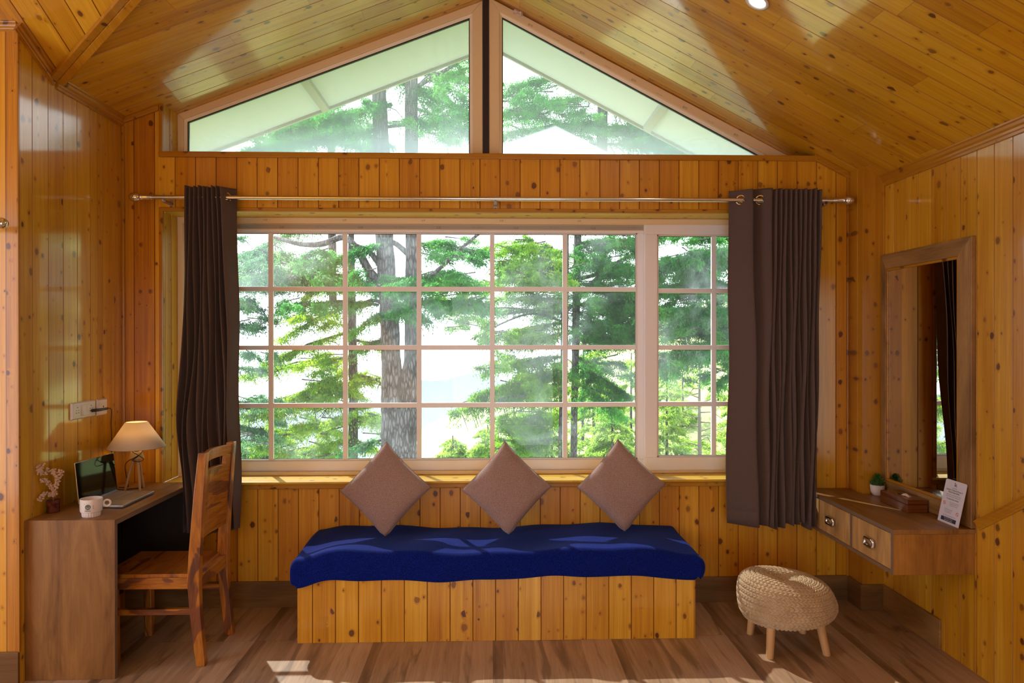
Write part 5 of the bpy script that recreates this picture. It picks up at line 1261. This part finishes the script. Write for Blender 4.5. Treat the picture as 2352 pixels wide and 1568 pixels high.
tree('dense dark green cedar filling the upper right of the window', (1320, 1060), 9.5,
     [[(1330, 380, 8), (1324, 700, 9), (1320, 900, 8), (1316, 1120, 8)]],
     [(1325, 560, 1480, 545, 70, 60, .8), (1325, 600, 1500, 620, 80, 60, .95), (1325, 650, 1480, 680, 80, 60, 1.0), (1325, 700, 1500, 700, 80, 60, 1.1), (1325, 740, 1480, 760, 80, 60, 1.1), (1325, 780, 1460, 770, 60, 40, .8), (1325, 640, 1220, 620, 60, 60, .9), (1325, 700, 1240, 720, 60, 50, .9), (1325, 840, 1440, 900, 40, 70, .5), (1325, 880, 1420, 940, 40, 60, .5), (1325, 820, 1380, 850, 40, 60, .5), (1325, 520, 1460, 480, 60, 60, .6)],
     M['leaf_deep'], 25, branches=[[(1325, 690, 5), (1370, 640, 4), (1420, 600, 3), (1470, 580, 2)], [(1325, 880, 3), (1380, 900, 2.5), (1440, 925, 1.5)], [(1330, 640, 5), (1380, 620, 4), (1340, 560, 3)]], clumps=[(1390, 590, 90, 60, 46), (1400, 690, 90, 60, 60), (1390, 760, 90, 35, 40), (1270, 640, 50, 60, 24), (1380, 850, 70, 40, 20), (1400, 920, 70, 40, 14)])
tree('thick boughs of a cedar standing behind the right curtain', (1760, 1060), 8.0,
     [[(1770, 100, 14), (1765, 700, 16), (1762, 1120, 18)]],
     [(1760, 600, 1520, 590, 70, 50, .9), (1760, 660, 1510, 650, 70, 55, 1.1), (1760, 720, 1510, 700, 70, 55, 1.1), (1760, 760, 1540, 740, 70, 55, 1.0), (1760, 780, 1560, 790, 60, 50, .8), (1700, 800, 1520, 830, 40, 50, .6), (1760, 550, 1600, 540, 50, 40, .5), (1760, 800, 1640, 880, 30, 50, .5), (1640, 800, 1480, 840, 40, 60, .5), (1760, 560, 1480, 600, 60, 50, .6)],
     M['leaf_deep'], 26, clumps=[(1590, 600, 90, 40, 26), (1590, 660, 90, 40, 40), (1590, 730, 90, 40, 44), (1600, 790, 90, 30, 30), (1540, 850, 40, 50, 12), (1650, 850, 30, 60, 10), (1560, 540, 80, 20, 8)])
# crowns seen through the gable windows
tree('cedar crown seen through the right gable window', (1330, 300), 10.5,
     [[(1390, -200, 10), (1385, 200, 12), (1380, 500, 13)]],
     [(1385, 160, 1180, 190, 80, 70, .45), (1385, 220, 1160, 250, 80, 70, .55), (1385, 280, 1150, 300, 80, 60, .5), (1385, 240, 1560, 270, 80, 70, .65), (1385, 290, 1600, 320, 80, 60, .8), (1385, 180, 1500, 220, 80, 60, .5), (1385, 330, 1200, 350, 80, 60, .5), (1385, 330, 1640, 350, 80, 50, .6), (1300, 400, 1200, 500, 80, 60, .3), (1380, 420, 1500, 500, 80, 60, .5), (1380, 440, 1640, 520, 80, 60, .5)],
     M['leaf_deep'], 27, clumps=[(1200, 220, 60, 50, 16), (1270, 270, 110, 50, 34), (1400, 280, 110, 50, 34), (1520, 310, 90, 40, 24), (1400, 480, 200, 60, 24)])
tree('rounded tree tops seen through the left gable window', (740, 400), 10.0,
     [[(760, 200, 8), (762, 500, 9), (765, 700, 9)]],
     [(760, 290, 640, 310, 60, 40, 1.1), (760, 270, 820, 290, 60, 40, 1.1), (760, 310, 600, 340, 60, 30, .9), (760, 260, 720, 270, 50, 40, 1.0), (760, 320, 860, 340, 60, 30, .8), (960, 250, 1080, 300, 60, 60, .4), (960, 170, 1080, 180, 60, 60, .4), (760, 500, 600, 560, 60, 50, .4)],
     M['leaf_blue'], 28, clumps=[(740, 290, 110, 30, 40), (640, 320, 80, 24, 20), (860, 310, 60, 30, 12), (1020, 250, 60, 60, 10)])
# young conifers on the slope
spec = [(1040, 17, 1010, 150, 1.0), (1120, 15, 985, 160, 1.0), (1215, 16, 950, 190, 1.1), (1265, 19, 930, 200, 1.0), (1365, 18, 800, 300, 1.0), (1405, 15, 880, 240, 1.2), (1450, 20, 820, 280, .9), (1532, 16, 850, 280, 1.0), (1568, 21, 870, 240, .8), (1500, 24, 800, 300, .8), (1650, 22, 880, 220, .9), (1340, 24, 780, 280, .9), (1180, 26, 900, 150, .8), (1690, 18, 900, 200, .9)]
names = ['lime young conifer low at the left of the slope outside', 'lime young conifer just above the middle cushion', 'pale green conifer left of the dark cedar trunk', 'pale green conifer touching the dark cedar trunk', 'tall pale conifer right of the thin trunks', 'lime conifer above the right cushion', 'pale conifer beside the white sash post', 'thin conifer at the left of the narrow sash', 'small hazy conifer left of the dead snag', 'hazy tall conifer behind the white sash post', 'conifer right of the dead snag', 'hazy conifer behind the two thin trunks', 'faint distant conifer in the fourth pane column', 'conifer at the edge of the right curtain']
for i, ((px, yb, pt, hp, dn), nm) in enumerate(zip(spec, names)):
    r3 = random.Random(100+i); pads = []; hh = 1120-pt
    for j in range(11):
        fz_ = (j+.5)/11; py = pt+hh*fz_; w_ = 12+44*fz_*(.8+.4*r3.random())
        for s_ in (-1, 1): pads.append((px, py-6, px+s_*w_, py+r3.uniform(-4, 8), 24+26*fz_, 14, .8*dn, 0, r3.uniform(-.8, .8)))
    tree(nm, (px, 1110), yb, [[(px, pt-10, 1.2), (px+r3.uniform(-3, 3), pt+hh*.5, 3), (px, 1120, 4.5)]], pads, M['leaf_lime'], 60+i, size=(.06, .12), limbs=False)
# dead snag
m = MB(); k = (14+3.875)/FPX
b = at(1606, 1110, 14); t = thing('dead_tree', 'bare grey dead snag with stubby branches in the narrow sash', 'tree', (b.x, b.y, b.z))
m.tube([at(1608, 820, 14), at(1606, 930, 14), at(1607, 1045, 14), Vector((at(1607, 1045, 14).x, 14, gz(at(1607, 1045, 14).x, 14)-.1))], [1.5*k, 3.5*k, 5*k, 6*k], 12)
for i in range(16):
    r3 = random.Random(i); py = 870+i*11; s_ = r3.choice((-1, 1)); L_ = r3.uniform(25, 60)
    m.tube([at(1607, py, 14), at(1607+s_*L_*.5, py-r3.uniform(-6, 12), 14+r3.uniform(-.3, .3)), at(1607+s_*L_, py+r3.uniform(-10, 25), 14+r3.uniform(-.6, .6))], [1.6*k, 1.1*k, .4*k], 6)
m.build('trunk', M['snag'], t, True)
# undergrowth
pads = []
for i in range(90):
    r3 = random.Random(500+i); y = r3.uniform(11, 30); x = r3.uniform(-1.5, 9)*(y+4)/20; z = gz(x, y)+.15
    pads.append(((x-.6, y, z+.2), (x+.6, y+r3.uniform(-.5, .5), z+.1), .6, .3, 26, 22))
o = foliage_mesh('undergrowth', pads, M['leaf_lime'], None, 77, (.06, .12)); o['kind'] = 'stuff'; tag(o, 'lime green undergrowth covering the slope below the trees', 'undergrowth')

for o in bpy.data.objects:
    if '_w' in o: del o['_w']
